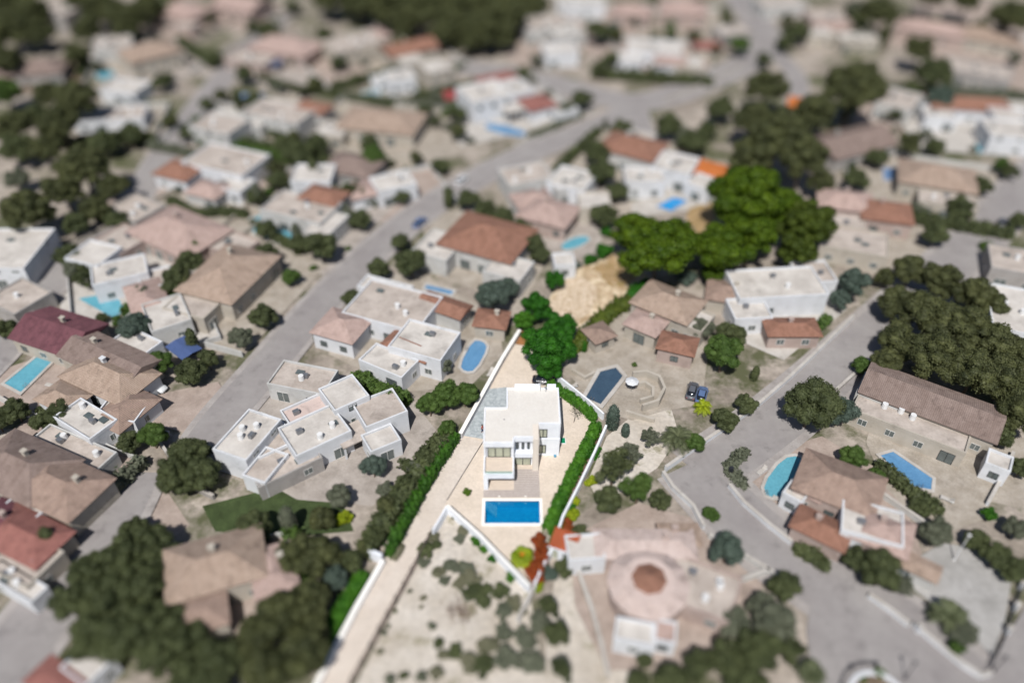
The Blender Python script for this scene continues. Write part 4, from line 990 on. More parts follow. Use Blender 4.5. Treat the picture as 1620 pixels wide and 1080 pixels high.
# scrub on the sandy lot
rg = random.Random(77)
lot = [(735, 838, 10), (728, 852, 9), (683, 850, 10), (676, 870, 13), (668, 890, 10), (690, 862, 9), (697, 905, 10), (705, 918, 9), (715, 895, 12), (733, 900, 14), (745, 915, 15), (752, 935, 15), (760, 950, 13), (740, 940, 11), (728, 925, 10), (768, 930, 10), (790, 935, 14), (812, 950, 13), (800, 968, 14), (822, 965, 10), (685, 990, 7), (692, 1015, 9), (700, 1035, 10), (720, 1030, 13), (740, 1050, 16), (770, 1020, 16), (795, 1000, 14), (765, 1055, 18), (800, 1040, 20), (830, 1010, 18), (835, 1050, 20), (672, 945, 5), (668, 960, 4), (647, 935, 4), (627, 966, 4), (613, 990, 4), (610, 1000, 5), (600, 1030, 6), (640, 1068, 8), (620, 1075, 9), (665, 1070, 10), (690, 1065, 12)]
LB_ = rowed(lot, 'low dusty bush', 'the sandy lot scrub')
for i_, (x, y, r) in enumerate(lot): tree(x + rg.uniform(-2, 2), y, r, 'bush', rg.choice(('grey', 'olive', 'grey', 'olive', 'round')), LB_[i_], 'scrub bushes on the sandy lot', squash=.55, wide=1.15, name='scrub_bush')
o = empty('brushwood_pile', P(730, 968), 0, 'brown pile of cut brushwood on the sandy lot', 'pile'); rn = random.Random(3); bm = bmesh.new()
for k in range(180):
    a_ = rn.uniform(0, 6.28); q = Vector((rn.gauss(0, 1.0), rn.gauss(0, .8), abs(rn.gauss(0, .35)))); dd = Vector((math.cos(a_), math.sin(a_), rn.uniform(-.2, .3))) * rn.uniform(.4, 1.1); tube(bm, q, q + dd, .03, .01, 4)
link('twigs', bm, mat('twigs', S(120, 98, 84), S(96, 78, 66), scale=4), o)
o = link('garden_debris', boxm(-.9, .9, -.5, .5, 0, .45, bev=.12), mat('pale_tarp', S(140, 160, 158), S(110, 128, 128), scale=3), loc=P(766, 938), rz=.4); tag(o, 'pale bluish tarpaulin bundle among the scrub', 'tarpaulin')
# stones on the rubble patch and sandy ground: stuff
rn = np.random.default_rng(12); bm = bmesh.new()
for k in range(520):
    x, y = rn.uniform(862, 1005), rn.uniform(408, 515)
    if not (abs(y - (510 - (x - 880) * .72)) < 42): continue
    q = P(x, y); s = rn.uniform(.08, .26)
    bmesh.ops.create_icosphere(bm, subdivisions=1, radius=1, matrix=Matrix.Translation((q.x, q.y, s * .3 + .1)) @ Matrix.Diagonal((s, s * rn.uniform(.6, 1), s * .6, 1)))
o = link('rubble', bm, mat('loose_stone', S(206, 190, 168), S(140, 120, 96), scale=1)); tag(o, 'loose stones scattered over the sandy plot', 'stones', kind='stuff')
# car and person
car(862, 601, -8, M['car_black'], 'dark navy car parked behind the white house under the green tree')
def person():
    g = P(763.2, 684.5); root = empty('person', (g.x, g.y, .145), R(70), 'person in a red top and dark blue trousers walking by the left house wall', 'person')
    J = {'hip': (0, 0, .95), 'waist': (0, 0, 1.1), 'chest': (0, .02, 1.33), 'neck': (0, .02, 1.48), 'chin': (0, -.01, 1.55), 'head': (0, 0, 1.67),
         'lh': (.1, 0, .9), 'lk': (.12, -.1, .5), 'la': (.11, .02, .08), 'lt': (.12, -.14, .04), 'rh': (-.1, 0, .9), 'rk': (-.11, -.02, .5), 'ra': (-.11, .16, .1), 'rt': (-.11, .02, .04),
         'ls': (.19, .02, 1.4), 'le': (.25, -.06, 1.14), 'lw': (.18, -.28, 1.12), 'lf': (.15, -.37, 1.12), 'rs': (-.19, .02, 1.4), 're': (-.26, -.04, 1.14), 'rw': (-.18, -.27, 1.1), 'rf': (-.14, -.36, 1.1)}
    E = [('hip', 'waist'), ('waist', 'chest'), ('chest', 'neck'), ('neck', 'chin'), ('chin', 'head'), ('hip', 'lh'), ('lh', 'lk'), ('lk', 'la'), ('la', 'lt'), ('hip', 'rh'), ('rh', 'rk'), ('rk', 'ra'), ('ra', 'rt'), ('chest', 'ls'), ('ls', 'le'), ('le', 'lw'), ('lw', 'lf'), ('chest', 'rs'), ('rs', 're'), ('re', 'rw'), ('rw', 'rf')]
    Rr = {'hip': .13, 'waist': .12, 'chest': .14, 'neck': .055, 'chin': .07, 'head': .1, 'lh': .09, 'lk': .06, 'la': .045, 'lt': .035, 'rh': .09, 'rk': .06, 'ra': .045, 'rt': .035, 'ls': .06, 'le': .045, 'lw': .03, 'lf': .025, 'rs': .06, 're': .045, 'rw': .03, 'rf': .025}
    for s, w_ in (('l', 'lw'), ('r', 'rw')):       # five fingers
        b = Vector(J[s + 'f'])
        for k, (dx, dz, ln) in enumerate(((-.03, 0, .07), (-.015, .005, .085), (0, .006, .09), (.015, .004, .08), ((.045 if s == 'r' else -.045), .02, .05))):
            J[f'{s}{k}'] = tuple(b + Vector((dx, -ln, -.01 * k))); E.append((s + 'f', f'{s}{k}')); Rr[f'{s}{k}'] = .009
    def skin(nm, names, grow, m, parent):
        ks = [k for k in J if k in names]; ix = {k: i for i, k in enumerate(ks)}
        me = bpy.data.meshes.new(nm); me.from_pydata([J[k] for k in ks], [(ix[a], ix[b]) for a, b in E if a in ix and b in ix], []); me.materials.append(m)
        o = bpy.data.objects.new(nm, me); C.objects.link(o); o.parent = parent
        md = o.modifiers.new('skin', 'SKIN'); md.use_smooth_shade = True
        for i, k in enumerate(ks): me.skin_vertices[0].data[i].radius = (Rr[k] * grow,) * 2
        me.skin_vertices[0].data[0].use_root = True
        o.modifiers.new('sub', 'SUBSURF').render_levels = 2
        return o
    skin('body', set(J), 1, M['skin'], root)
    skin('shirt', {'waist', 'chest', 'ls', 'le', 'rs', 're'}, 1.22, mat('red_shirt', S(170, 44, 40)), root)
    skin('trousers', {'hip', 'lh', 'lk', 'la', 'rh', 'rk', 'ra'}, 1.25, mat('navy_trousers', S(34, 44, 84)), root)
    bm = bmesh.new(); bmesh.ops.create_uvsphere(bm, u_segments=14, v_segments=10, radius=.118, matrix=Matrix.Translation((0, .025, 1.7))); link('hair', bm, mat('dark_hair', S(52, 38, 30)), root, smooth=True)
person()
# ================================================================ NEIGHBOURHOOD
V = villa
F, FW = 'flatroof', 'flatwhite'
# (x, y, rot, wings[(cx, cy, w, d, h, roof, colour)], label, wall, short, patio, seed)
V(100, 28, -15, [(0, 0, 12, 12, 5.5, 'flat', F)], 'pale grey block alone in the dark wood at the top left corner', 'wallC')
V(58, 108, 10, [(0, 0, 16, 11, 3.2, 'hip', 'dull'), (-9, -3, 7, 8, 3, 'hip', 'dull')], 'low brown grey roofed house at the left edge below the corner wood', 'wallC', 'low brown grey house', (28, 22, 0, 0, 'soil'))
V(240, 92, 40, [(0, 0, 15, 12, 5, 'hip', 'tan')], 'tan roofed villa right of the small turquoise pool at top left', 'wallB', 'tan roofed villa at top left', (26, 26, 0, 0, 'patio_grey'))
V(180, 74, 20, [(0, 0, 11, 9, 4, 'flat', F)], 'grey flat roofed house above the small turquoise pool', 'wallA', 'grey flat house', (18, 20, 0, -4, 'patio_beige'))
V(200, 140, -15, [(0, 0, 11, 8, 3.4, 'flat', FW)], 'bright white annex just below the small turquoise pool', 'wallH')
V(178, 182, 8, [(0, 0, 17, 8, 3.2, 'flat', F), (-9, 1, 4, 5, 3, 'flat', FW)], 'long white terraced house with a dark shaded front at upper left', 'wallH', 'long white terraced house', (24, 20, 0, 0, 'patio_beige'))
V(292, 22, -25, [(0, 0, 16, 12, 4, 'hip', 'pink'), (8, -8, 8, 6, 3, 'flat', F)], 'pink tiled house at the top edge above the upper street', 'wallP', 'pink tiled top edge house', (30, 26, 0, 0, 'patio_pink'))
V(385, 12, -25, [(0, 0, 16, 12, 4, 'gable', 'pink')], 'second pink roofed house at the top edge left of the wood', 'wallP', 'second pink roofed house', (28, 24, 0, 0, 'patio_pink'))
V(455, 78, -22, [(0, 0, 20, 12, 4, 'hip', 'pink'), (-6, -10, 14, 8, 3, 'flat', F)], 'wide pale pink roofed house below the top wood', 'wallP', 'wide pale pink house', (40, 34, 0, -4, 'patio_grey'))
V(560, 78, 35, [(0, 0, 16, 12, 5, 'flat', F), (10, 6, 8, 8, 3.5, 'hip', 'pink')], 'large pale flat roofed house just under the top wood', 'wallB', 'large pale house under the wood', (32, 34, 0, 0, 'patio_pink'))
V(648, 86, 30, [(0, 0, 15, 9, 5, 'gable', 'terra'), (-3, -8, 7, 6, 4.6, 'flat', FW)], 'terracotta gabled house next to the pale blue pool', 'wallB', 'terracotta gabled house', (28, 24, 0, 0, 'patio_beige'))
V(690, 118, 30, [(0, 0, 8, 9, 5.2, 'flat', FW)], 'tall cream block right of the terracotta gable', 'wallB')
V(632, 126, 20, [(0, 0, 8, 7, 4, 'flat', FW), (-5, 2, 5, 4, 3, 'flat', FW)], 'small white cube house under the terracotta gable', 'wallH')
V(788, 158, 28, [(-4, 0, 12, 11, 6, 'flat', FW), (6, 3, 9, 9, 4, 'flat', FW), (3, -7, 10, 5, 3.4, 'porch', FW)], 'dazzling white cubic villa above the blue lap pool', 'wallH', 'dazzling white villa', (36, 30, 0, 0, 'patio_white'))
V(785, 126, 28, [(0, 0, 11, 5, 3.4, 'hip', 'red')], 'small red tiled lodge behind the dazzling white villa', 'wallA')
V(850, 166, 28, [(0, 0, 8, 8, 3.6, 'pyramid', 'red'), (5, -5, 6, 6, 3, 'flat', FW)], 'red pyramid roofed pavilion right of the dazzling white villa', 'wallH')
V(445, 186, -22, [(0, 0, 17, 10, 4.6, 'flat', F), (6, 6, 9, 6, 4.2, 'hip', 'terra')], 'white house with a terracotta patch roof left of the tan villa', 'wallA', 'white house with terracotta patch', (30, 30, 0, 0, 'patio_grey'))
V(605, 196, -12, [(0, 0, 20, 12, 3.8, 'hip', 'tan'), (-11, -6, 8, 8, 3.2, 'flat', FW)], 'wide tan roofed villa north of the main street', 'wallB', 'wide tan roofed villa', (36, 34, 0, 0, 'patio_beige'))
V(366, 198, -22, [(0, 3, 17, 5, 3.4, 'flat', FW), (0, -4, 12, 9, 5, 'flat', F)], 'white villa with a long white wing beside the upper street', 'wallA', 'white villa with a long wing', (30, 26, 0, 0, 'patio_beige'))
V(360, 262, -22, [(0, 0, 17, 11, 4.4, 'flat', F), (-8, -7, 9, 7, 3.6, 'hip', 'terra'), (7, -7, 8, 6, 3.2, 'flat', FW)], 'large white villa with a terracotta corner above the teal pool', 'wallH', 'large white villa above the teal pool', (38, 34, 0, -4, 'patio_pink'))
V(330, 300, -22, [(0, 0, 8, 6, 3, 'hip', 'pink')], 'small pink roofed porch house at the teal pool', 'wallA')
V(498, 284, 0, [(0, 0, 9, 8, 4.4, 'flat', FW)], 'small white square house left of the pale street houses', 'wallH', 'small white square house', (18, 18, 0, 0, 'patio_pink'))
V(622, 294, 25, [(0, 0, 9, 7, 4, 'flat', FW), (-7, 1, 6, 7, 3.2, 'hip', 'pink')], 'small white house against the north side of the main street', 'wallH', 'small white street house', (24, 18, 0, 0, 'patio_pink'))
V(560, 262, -20, [(0, 0, 12, 9, 3.2, 'hip', 'dull')], 'dull brown roofed cottage between two small white houses', 'wallC', 'dull brown cottage', (22, 20, 0, 0, 'patio_beige'))
V(478, 335, -22, [(0, 0, 15, 9, 4, 'flat', F), (2, 6, 9, 6, 4.2, 'hip', 'terra'), (8, -3, 6, 9, 3.4, 'flat', FW)], 'pale villa right of the long green blue pool', 'wallA', 'pale villa by the green blue pool', (30, 30, 0, 0, 'patio_grey'))
V(285, 370, -32, [(0, 0, 18, 12, 3.6, 'hip', 'pink'), (-8, -8, 9, 8, 3.2, 'flat', F), (12, 3, 9, 7, 3, 'flat', F)], 'big pink tiled villa at middle left', 'wallP', 'big pink tiled villa', (38, 36, 0, 0, 'patio_beige'))
V(215, 330, -32, [(0, 0, 10, 8, 3, 'flat', F)], 'grey flat garage at the bend of the upper street', 'wallC')
V(152, 410, -20, [(0, 0, 8, 7, 4.2, 'flat', FW)], 'white cube house at the street end left of the pink tiled villa', 'wallH')
V(192, 436, 25, [(0, 0, 10, 7, 4.2, 'flat', FW), (6, -4, 6, 6, 3, 'flat', F)], 'white L shaped house above the angular pool', 'wallH', 'white L shaped house', (20, 20, 0, 0, 'patio_white'))
V(232, 470, -60, [(0, 0, 10, 6, 3, 'hip', 'pink')], 'narrow pale roofed wing right of the angular pool', 'wallA')
V(365, 440, 70, [(0, 0, 16, 12, 4.2, 'hip', 'tan'), (-9, 1, 8, 9, 3.4, 'flat', F), (-2, 8, 7, 5, 3, 'flat', FW)], 'tan roofed villa between the pink villa and the main street', 'wallB', 'tan roofed villa by the main street', (32, 26, 0, 0, 'patio_beige'))
V(95, 527, -22, [(0, 0, 13, 9, 3.4, 'gable', 'maroon')], 'maroon gabled hall left of the white terraces', 'wallB', 'maroon gabled hall', None)
V(10, 405, 0, [(0, 0, 15, 14, 4.6, 'flat', FW)], 'large white flat building cut by the left edge', 'wallH')
V(30, 470, -30, [(0, 0, 9, 8, 3, 'flat', F)], 'small grey flat building below the large white one at the left edge', 'wallC')
V(265, 500, -60, [(0, 0, 9, 7, 3.6, 'flat', FW)], 'white flat house above the navy tarp', 'wallA', 'white flat house above the tarp', (16, 14, 0, 0, 'patio_white'))
V(215, 545, -30, [(0, 0, 8, 5, 3.2, 'flat', FW)], 'small white terrace building beside the dark round tree', 'wallH')
V(175, 572, -28, [(0, 0, 16, 7, 3.8, 'gable', 'dull')], 'long dark grey brown gabled roof above the tan villa', 'wallB')
V(176, 598, -28, [(0, 0, 14, 8, 3.6, 'hip', 'tan'), (-3, -7, 7, 4.5, 3.2, 'hip', 'tan'), (8, -4, 6, 8, 3, 'hip', 'brown')], 'tan roofed villa right of the long blue lap pool', 'wallH', 'tan roofed villa by the lap pool', None)
V(138, 668, -32, [(0, 0, 9, 5, 3.6, 'flat', FW)], 'bright white block below the tan lap pool villa', 'wallH')
V(195, 648, -10, [(0, 0, 7, 5, 3, 'flat', FW)], 'small white block beside the pink driveway', 'wallH')
V(115, 706, -25, [(0, 0, 14, 4, 2.6, 'flat', F)], 'long low pale roof terrace above the red roofs', 'wallA')
V(40, 745, -25, [(0, 0, 14, 9, 4, 'hip', 'dull')], 'slate brown hipped roof at the left edge', 'wallB', 'slate brown hipped house', (24, 20, 0, 0, 'patio_pink'))
V(100, 775, -25, [(0, 0, 12, 8, 4, 'hip', 'brown'), (2, -8, 11, 6, 3.4, 'hip', 'red')], 'brown and red tiled villa beside the lower left street', 'wallB')
V(45, 805, -25, [(0, 0, 6, 5, 3.4, 'flat', FW)], 'small white block in front of the brown and red villa', 'wallH')
V(0, 830, -25, [(0, 0, 6, 6, 3.4, 'hip', 'maroon')], 'maroon roof corner at the left edge', 'wallP')
V(40, 885, -25, [(0, 0, 8, 6, 3, 'flat', F)], 'low pale outbuilding left of the lower left street', 'wallB')
V(25, 918, -27, [(0, 0, 9, 2.6, 2.6, 'flat', FW)], 'narrow white flat roof running to the lower left street', 'wallH')
V(140, 1050, -30, [(0, 0, 4.6, 4.2, 3, 'flat', FW)], 'small cream flat roofed hut by the road at the bottom left', 'wallH')
V(88, 1078, -30, [(0, 0, 6, 3.2, 3, 'hip', 'red')], 'small red roofed porch at the bottom edge left', 'wallH')
V(630, 505, -22, [(-2, 2, 15, 11, 4, 'flat', F), (8, -5, 10, 8, 4.4, 'flat', FW), (-8, -6, 8, 7, 3.6, 'hip', 'pink')], 'wide white villa left of the oval blue pool', 'wallH', 'wide white villa', None)
V(703, 486, -28, [(0, 0, 9, 4, 3.4, 'gable', 'terra')], 'narrow red brown roof on the wide white villa side', 'wallA')
V(650, 550, -30, [(0, 0, 9, 4.5, 3.4, 'hip', 'terra'), (-1, -5, 9, 5, 3.2, 'flat', FW)], 'terracotta front wing left of the oval blue pool', 'wallH')
V(610, 455, -22, [(0, 0, 10, 4, 3, 'flat', FW)], 'long white garage above the wide white villa', 'wallH')
V(772, 384, -25, [(0, 0, 16, 13, 4.4, 'hip', 'terra'), (-8, -6, 8, 9, 3.6, 'flat', FW), (8, -7, 8, 7, 3.6, 'flat', FW)], 'terracotta hipped villa south of the main street', 'wallA', 'terracotta hipped villa', None)
V(778, 505, -10, [(0, 0, 5.5, 4.5, 3, 'pyramid', 'terra')], 'tiny terracotta garden house left of the grey court wall', 'wallB')
V(500, 690, 35, [(0, 0, 9, 7, 4.2, 'flat', FW), (7, 4, 6, 6, 5.0, 'flat', FW), (-6, 3, 6, 5, 3, 'flat', F), (1, 6, 7, 4, 3, 'flat', 'palepink'), (5, -2.5, 5, 4, 2.8, 'porch', F)], 'sprawling white modern house left of the driveway hedge', 'wallH', 'sprawling white modern house', None)
V(396, 700, 68, [(0, 0, 9, 6, 4.6, 'flat', FW), (-3, -5, 6, 4, 3, 'flat', F)], 'tall white block at the foot of the main street', 'wallH')
V(602, 655, 30, [(0, 0, 7, 6, 4.2, 'flat', F), (-2, -5, 5, 4, 3, 'flat', FW)], 'white roof terrace block nearest the driveway hedge', 'wallH')
V(480, 600, -15, [(0, 0, 10, 6, 3.2, 'flat', F)], 'grey carport roof beside the main street', 'wallA')
V(450, 730, 35, [(0, 0, 10, 5, 2.6, 'flat', F)], 'low grey roof terrace in front of the tall white block', 'wallC')
V(345, 900, 20, [(0, 0, 12, 8, 4.4, 'hip', 'tan'), (7, -3, 5, 7, 3.6, 'hip', 'pink'), (-3, -6, 7, 5, 3.4, 'hip', 'brown')], 'large tan tiled villa among the dark trees at bottom left', 'wallB', 'large tan villa in the trees', (15, 15, 2, -3, 'patio_pink'))
V(1025, 925, 10, [(0, 0, 3.8, 3.8, 4.6, 'octa', 'terra'), (0, 0, 10, 10, 3.5, 'ring', 'palepink')], 'round pink villa with a central terracotta turret', 'wallP', 'round pink villa', None, name='round_villa')
V(1020, 862, 0, [(0, 0, 13, 4, 3.2, 'hip', 'palepink'), (5, 1.8, 5, 3, 2.8, 'hip', 'tan')], 'pink tiled wing on the far side of the round villa', 'wallP')
V(1005, 1000, -12, [(0, 0, 5, 3, 3, 'flat', FW), (3.5, 1, 3, 3, 2.6, 'flat', 'pink')], 'bright white annex in front of the round villa', 'wallH')
V(1110, 930, -25, [(0, 0, 9, 7, 3, 'flat', F)], 'pale terrace block right of the round villa', 'wallP')
V(925, 868, 5, [(0, 0, 5, 4, 3.2, 'flat', FW)], 'small white block joined to the orange tiled annex', 'wallH')
V(1056, 486, -35, [(0, 0, 11, 8, 4.2, 'hip', 'tan'), (6.5, -1, 4, 6, 3.4, 'flat', FW), (-1, -6.5, 6, 5, 3.2, 'hip', 'pink')], 'brown and tan tiled villa below the bright pines', 'wallB', 'brown and tan villa', None)
V(1072, 545, -20, [(0, 0, 6, 4.5, 3.2, 'hip', 'terra')], 'terracotta porch roof right of the stone terraces', 'wallP')
V(948, 524, 30, [(0, 0, 4, 4, 2.6, 'pyramid', 'brown')], 'small brown pyramid roofed kiosk on the terrace corner', 'wallB', name='garden_kiosk')
V(1225, 458, 5, [(0, 0, 17, 9, 4.4, 'flat', FW), (-7, -6, 7, 6, 3.4, 'flat', FW), (9, 4, 7, 7, 3.4, 'flat', F)], 'long white flat roofed villa right of the pine group', 'wallH', 'long white flat villa', None)
V(1252, 518, 0, [(0, 0, 9, 4.5, 3, 'hip', 'terra')], 'red tiled annex beside the roadside white wall', 'wallP')
V(1150, 462, -15, [(0, 0, 7, 6, 3.0, 'hip', 'brown')], 'brown roofed cottage left of the long white flat villa', 'wallB')
V(1335, 322, -15, [(0, 0, 11, 8, 3.8, 'hip', 'pink')], 'pink tiled house right of the dark pine', 'wallP', 'pink tiled house by the dark pine', None)
V(1400, 340, -15, [(0, 0, 10, 8, 3.8, 'hip', 'terra'), (-8, -6, 8, 7, 3.2, 'flat', F)], 'terracotta house under the blue covered pool', 'wallP')
V(1350, 385, -20, [(0, 0, 13, 9, 3.6, 'flat', F)], 'pale flat house above the big dark trees on the right', 'wallB')
V(1480, 285, -20, [(0, 0, 16, 11, 4, 'hip', 'tan'), (2, -9, 12, 6, 3.2, 'flat', F)], 'broad pale tan roof beside the right hand road', 'wallB', 'broad pale tan house', (34, 30, -2, 0, 'patio_beige'))
V(1345, 228, 25, [(0, 0, 19, 11, 3.6, 'gable', 'dull')], 'long dark grey brown roof behind the upper right pines', 'wallC')
V(1420, 165, -35, [(0, 0, 9, 12, 4.2, 'flat', F), (0, 4, 9, 5, 3, 'flat', FW)], 'white house between two groups of dark trees at upper right', 'wallA', 'white house between the tree groups', (20, 22, 0, 0, 'patio_pink'))
V(1530, 170, -8, [(0, 0, 20, 8, 4, 'hip', 'terra'), (8, -7, 9, 8, 4.4, 'flat', FW), (-9, -6, 8, 7, 3.6, 'flat', FW)], 'white villa with terracotta back roof by the right edge pool', 'wallH', 'white villa by the right edge pool', (40, 34, 2, -4, 'patio_white'))
V(1600, 215, -8, [(0, 0, 14, 10, 4.6, 'flat', FW)], 'bright white house at the right edge beside the pool', 'wallH')
V(1475, 48, -30, [(0, 0, 20, 10, 3.6, 'hip', 'pink')], 'pale pink roof at the top right', 'wallP', 'pale pink top right house', (34, 26, 0, 0, 'patio_pink'))
V(1560, 60, -30, [(0, 0, 18, 11, 3.6, 'hip', 'tan')], 'pale tan roof at the top right corner', 'wallB', 'pale tan top right house', (30, 26, 0, 0, 'patio_pink'))
V(1545, 115, -30, [(0, 0, 18, 10, 4, 'flat', F)], 'grey flat roof left of the right edge above the terracotta roof', 'wallC')
V(1305, 30, 0, [(0, 0, 12, 11, 4, 'flat', F), (0, -8, 9, 5, 3, 'hip', 'pink')], 'pale square house at the top between two dark trees', 'wallP', 'pale square top house', (24, 26, 0, 0, 'patio_pink'))
V(1355, 62, 0, [(0, 0, 12, 7, 3.6, 'flat', FW)], 'cream flat house above the large round pine', 'wallB')
V(1295, 55, 0, [(0, 0, 9, 7, 3.4, 'flat', FW)], 'cream box house left of the cream flat house', 'wallB')
V(1232, 8, 10, [(0, 0, 16, 10, 4, 'flat', F)], 'grey white flat building at the top edge right of the bend', 'wallA')
V(862, 44, 20, [(0, 0, 16, 11, 4.6, 'flat', F), (4, -8, 10, 8, 4, 'flat', FW)], 'pale villa right of the top wood', 'wallA', 'pale villa right of the wood', (34, 32, 0, -4, 'patio_pink'))
V(918, 10, 0, [(0, 0, 16, 9, 4.6, 'flat', FW)], 'white flat building at the top edge centre', 'wallH')
V(885, 84, 10, [(0, 0, 10, 8, 4, 'flat', FW)], 'white cube house above the curved road', 'wallH')
V(1000, 22, -15, [(0, 0, 13, 10, 4, 'hip', 'pink')], 'pink roofed house at the top edge with a dark garden', 'wallP', 'pink roofed top edge house', (26, 24, 0, 0, 'patio_pink'))
V(1080, 22, -10, [(0, 0, 15, 13, 4.6, 'hip', 'pink')], 'tall pink house at the top left of the road bend', 'wallP', 'tall pink house', (28, 28, 0, 0, 'patio_beige'))
V(1035, 82, -10, [(0, 0, 16, 10, 4.2, 'flat', FW), (-7, -7, 8, 6, 3.4, 'flat', FW), (5, -8, 9, 6, 3.6, 'hip', 'pink')], 'white and pink villa inside the curve of the road', 'wallH', 'villa inside the road curve', (34, 30, 0, 0, 'patio_pink'))
V(1090, 100, -10, [(0, 0, 8, 9, 3.4, 'flat', FW)], 'cream annex right of the villa inside the road curve', 'wallB')
V(1120, 72, 0, [(0, 0, 8, 6, 3, 'hip', 'red')], 'small red brown roof inside the road curve', 'wallB')
V(1158, 50, 15, [(0, 0, 11, 8, 3.4, 'flat', F)], 'grey flat house in the trees at the road bend', 'wallC')
V(1000, 240, -30, [(0, 0, 14, 10, 4.4, 'hip', 'terra'), (-2, 7, 9, 5, 3.6, 'flat', F)], 'terracotta hipped villa just below the road junction', 'wallA', 'terracotta villa below the junction', (26, 24, 0, -2, 'patio_beige'))
V(1018, 284, 0, [(0, 0, 9, 7, 4, 'flat', FW)], 'white block below the terracotta junction villa', 'wallH')
V(1068, 268, -25, [(0, 0, 9, 9, 4.4, 'flat', FW)], 'white flat villa beside the orange awning', 'wallH')
V(1112, 292, -40, [(0, 0, 6, 6, 3.4, 'flat', FW)], 'small bright white tower next to the largest pine', 'wallH')
V(850, 288, 20, [(-2, 2, 11, 8, 4.2, 'flat', F), (6, -3, 8, 8, 3.8, 'flat', FW), (-4, -7, 8, 6, 3.4, 'hip', 'pink')], 'white stepped house right of the main street', 'wallA', 'white stepped house', None)
V(905, 290, -25, [(0, 0, 9, 9, 4, 'flat', FW)], 'white square house above the round cream house', 'wallH')
V(940, 322, 0, [(0, 0, 7, 7, 3.6, 'flat', FW)], 'round cornered cream house left of the vivid blue pool', 'wallB')
V(868, 338, -25, [(0, 0, 11, 9, 3.4, 'hip', 'pink')], 'pink roofed house behind the teal kidney pool', 'wallP')
V(892, 412, 5, [(0, 0, 4.2, 4.2, 3.0, 'flat', FW)], 'small white house at the upper left of the sandy plot', 'wallH')
V(1470, 640, -33, [(0, 0, 20, 8, 3.8, 'gable', 'dull')], 'long dark brown gable roof under the big dark trees at right', 'wallB', 'long dark gabled villa', None)
V(1440, 668, -33, [(0, 0, 17, 5, 3, 'flat', F)], 'long pale flat terrace wing in front of the dark gable', 'wallB')
V(1395, 620, -33, [(0, 0, 7, 6, 3, 'flat', F)], 'small pale outbuilding left of the long dark gable', 'wallA')
V(1580, 730, -33, [(0, 0, 3.4, 3.4, 3, 'flat', FW)], 'tiny white gatehouse near the right edge', 'wallH')
V(1325, 772, -30, [(0, 0, 11, 8, 4, 'hip', 'brown'), (7, -5, 7, 6, 3.6, 'hip', 'pink')], 'brown hipped villa right of the pale teal pool', 'wallP', 'brown hipped villa by the pale teal pool', None)
V(1375, 835, -20, [(0, 0, 8, 6, 4.2, 'flat', FW)], 'bright white block under the brown hipped villa', 'wallH')
V(1300, 835, -35, [(0, 0, 7, 4, 3, 'hip', 'terra')], 'small terracotta roof by the curved roadside wall', 'wallP')
V(1295, 780, -40, [(0, 0, 3.4, 3.4, 3.2, 'octa', 'pink'), (-2.5, -2, 3, 3, 3, 'flat', FW)], 'small round white pavilion at the pale teal pool', 'wallH')
V(1440, 885, -35, [(0, 0, 7, 2.4, 2.6, 'gable', 'tan')], 'narrow tan roofed shelter at the plaza edge', 'wallA')
V(1600, 505, -20, [(0, 0, 9, 14, 5, 'flat', FW)], 'tall white building at the right edge behind the dark trees', 'wallH')
V(1605, 420, -20, [(0, 0, 10, 9, 4, 'flat', F)], 'grey flat house at the right edge beside the wide road', 'wallC')
# the orange annex
q_ = P(892, 856, 3); an = empty('tiled_annex', (q_.x, q_.y, 0), R(-22), 'small annex with a bright orange tiled roof between the hedge and the round villa', 'house')
link('wall', boxm(-1.5, 1.7, -1.1, 1.1, -.2, 2.7), M['white'], an)
rf = link('roof', tile_roof(-1.5, 1.7, -1.1, 1.1, 2.75, .8, 'shed', .25), M['orange'], an)
link('ridge', boxm(-1.8, 2.0, 1.3, 1.5, 3.5, 3.66, bev=.04), M['orange'], rf)
link('eave_trim', boxm(-1.8, 2.0, -1.44, -1.36, 2.6, 2.86), M['white'], an)
window(an, -.8, -1.1, .1, .8, 2.0, 'S', M['wframe'], M['curtain_glass'], 'door', 0); window(an, .8, -1.1, .9, .9, 1.0, 'S', M['dframe'], M['glass'])
# stone terraces of the neighbour with the slate pool
for pts, h, lb in [([(1000, 598), (1022, 596), (1042, 604), (1050, 622), (1040, 642), (1015, 650)], 1.5, 'outer curved cream terrace wall beside the slate pool'), ([(1004, 612), (1020, 610), (1032, 618), (1032, 632), (1012, 638)], 1.0, 'inner curved cream terrace wall beside the slate pool'), ([(905, 588), (925, 600), (940, 592)], .7, 'low angled grey bench wall left of the slate pool'), ([(895, 575), (905, 548), (935, 528), (960, 508)], .8, 'curved cream wall below the yellow green scrub belt'), ([(990, 655), (1012, 662), (1035, 668)], .9, 'low cream wall below the terrace curves')]:
    wall('terrace_wall', pts, h, .45, M['wallB'], lb)
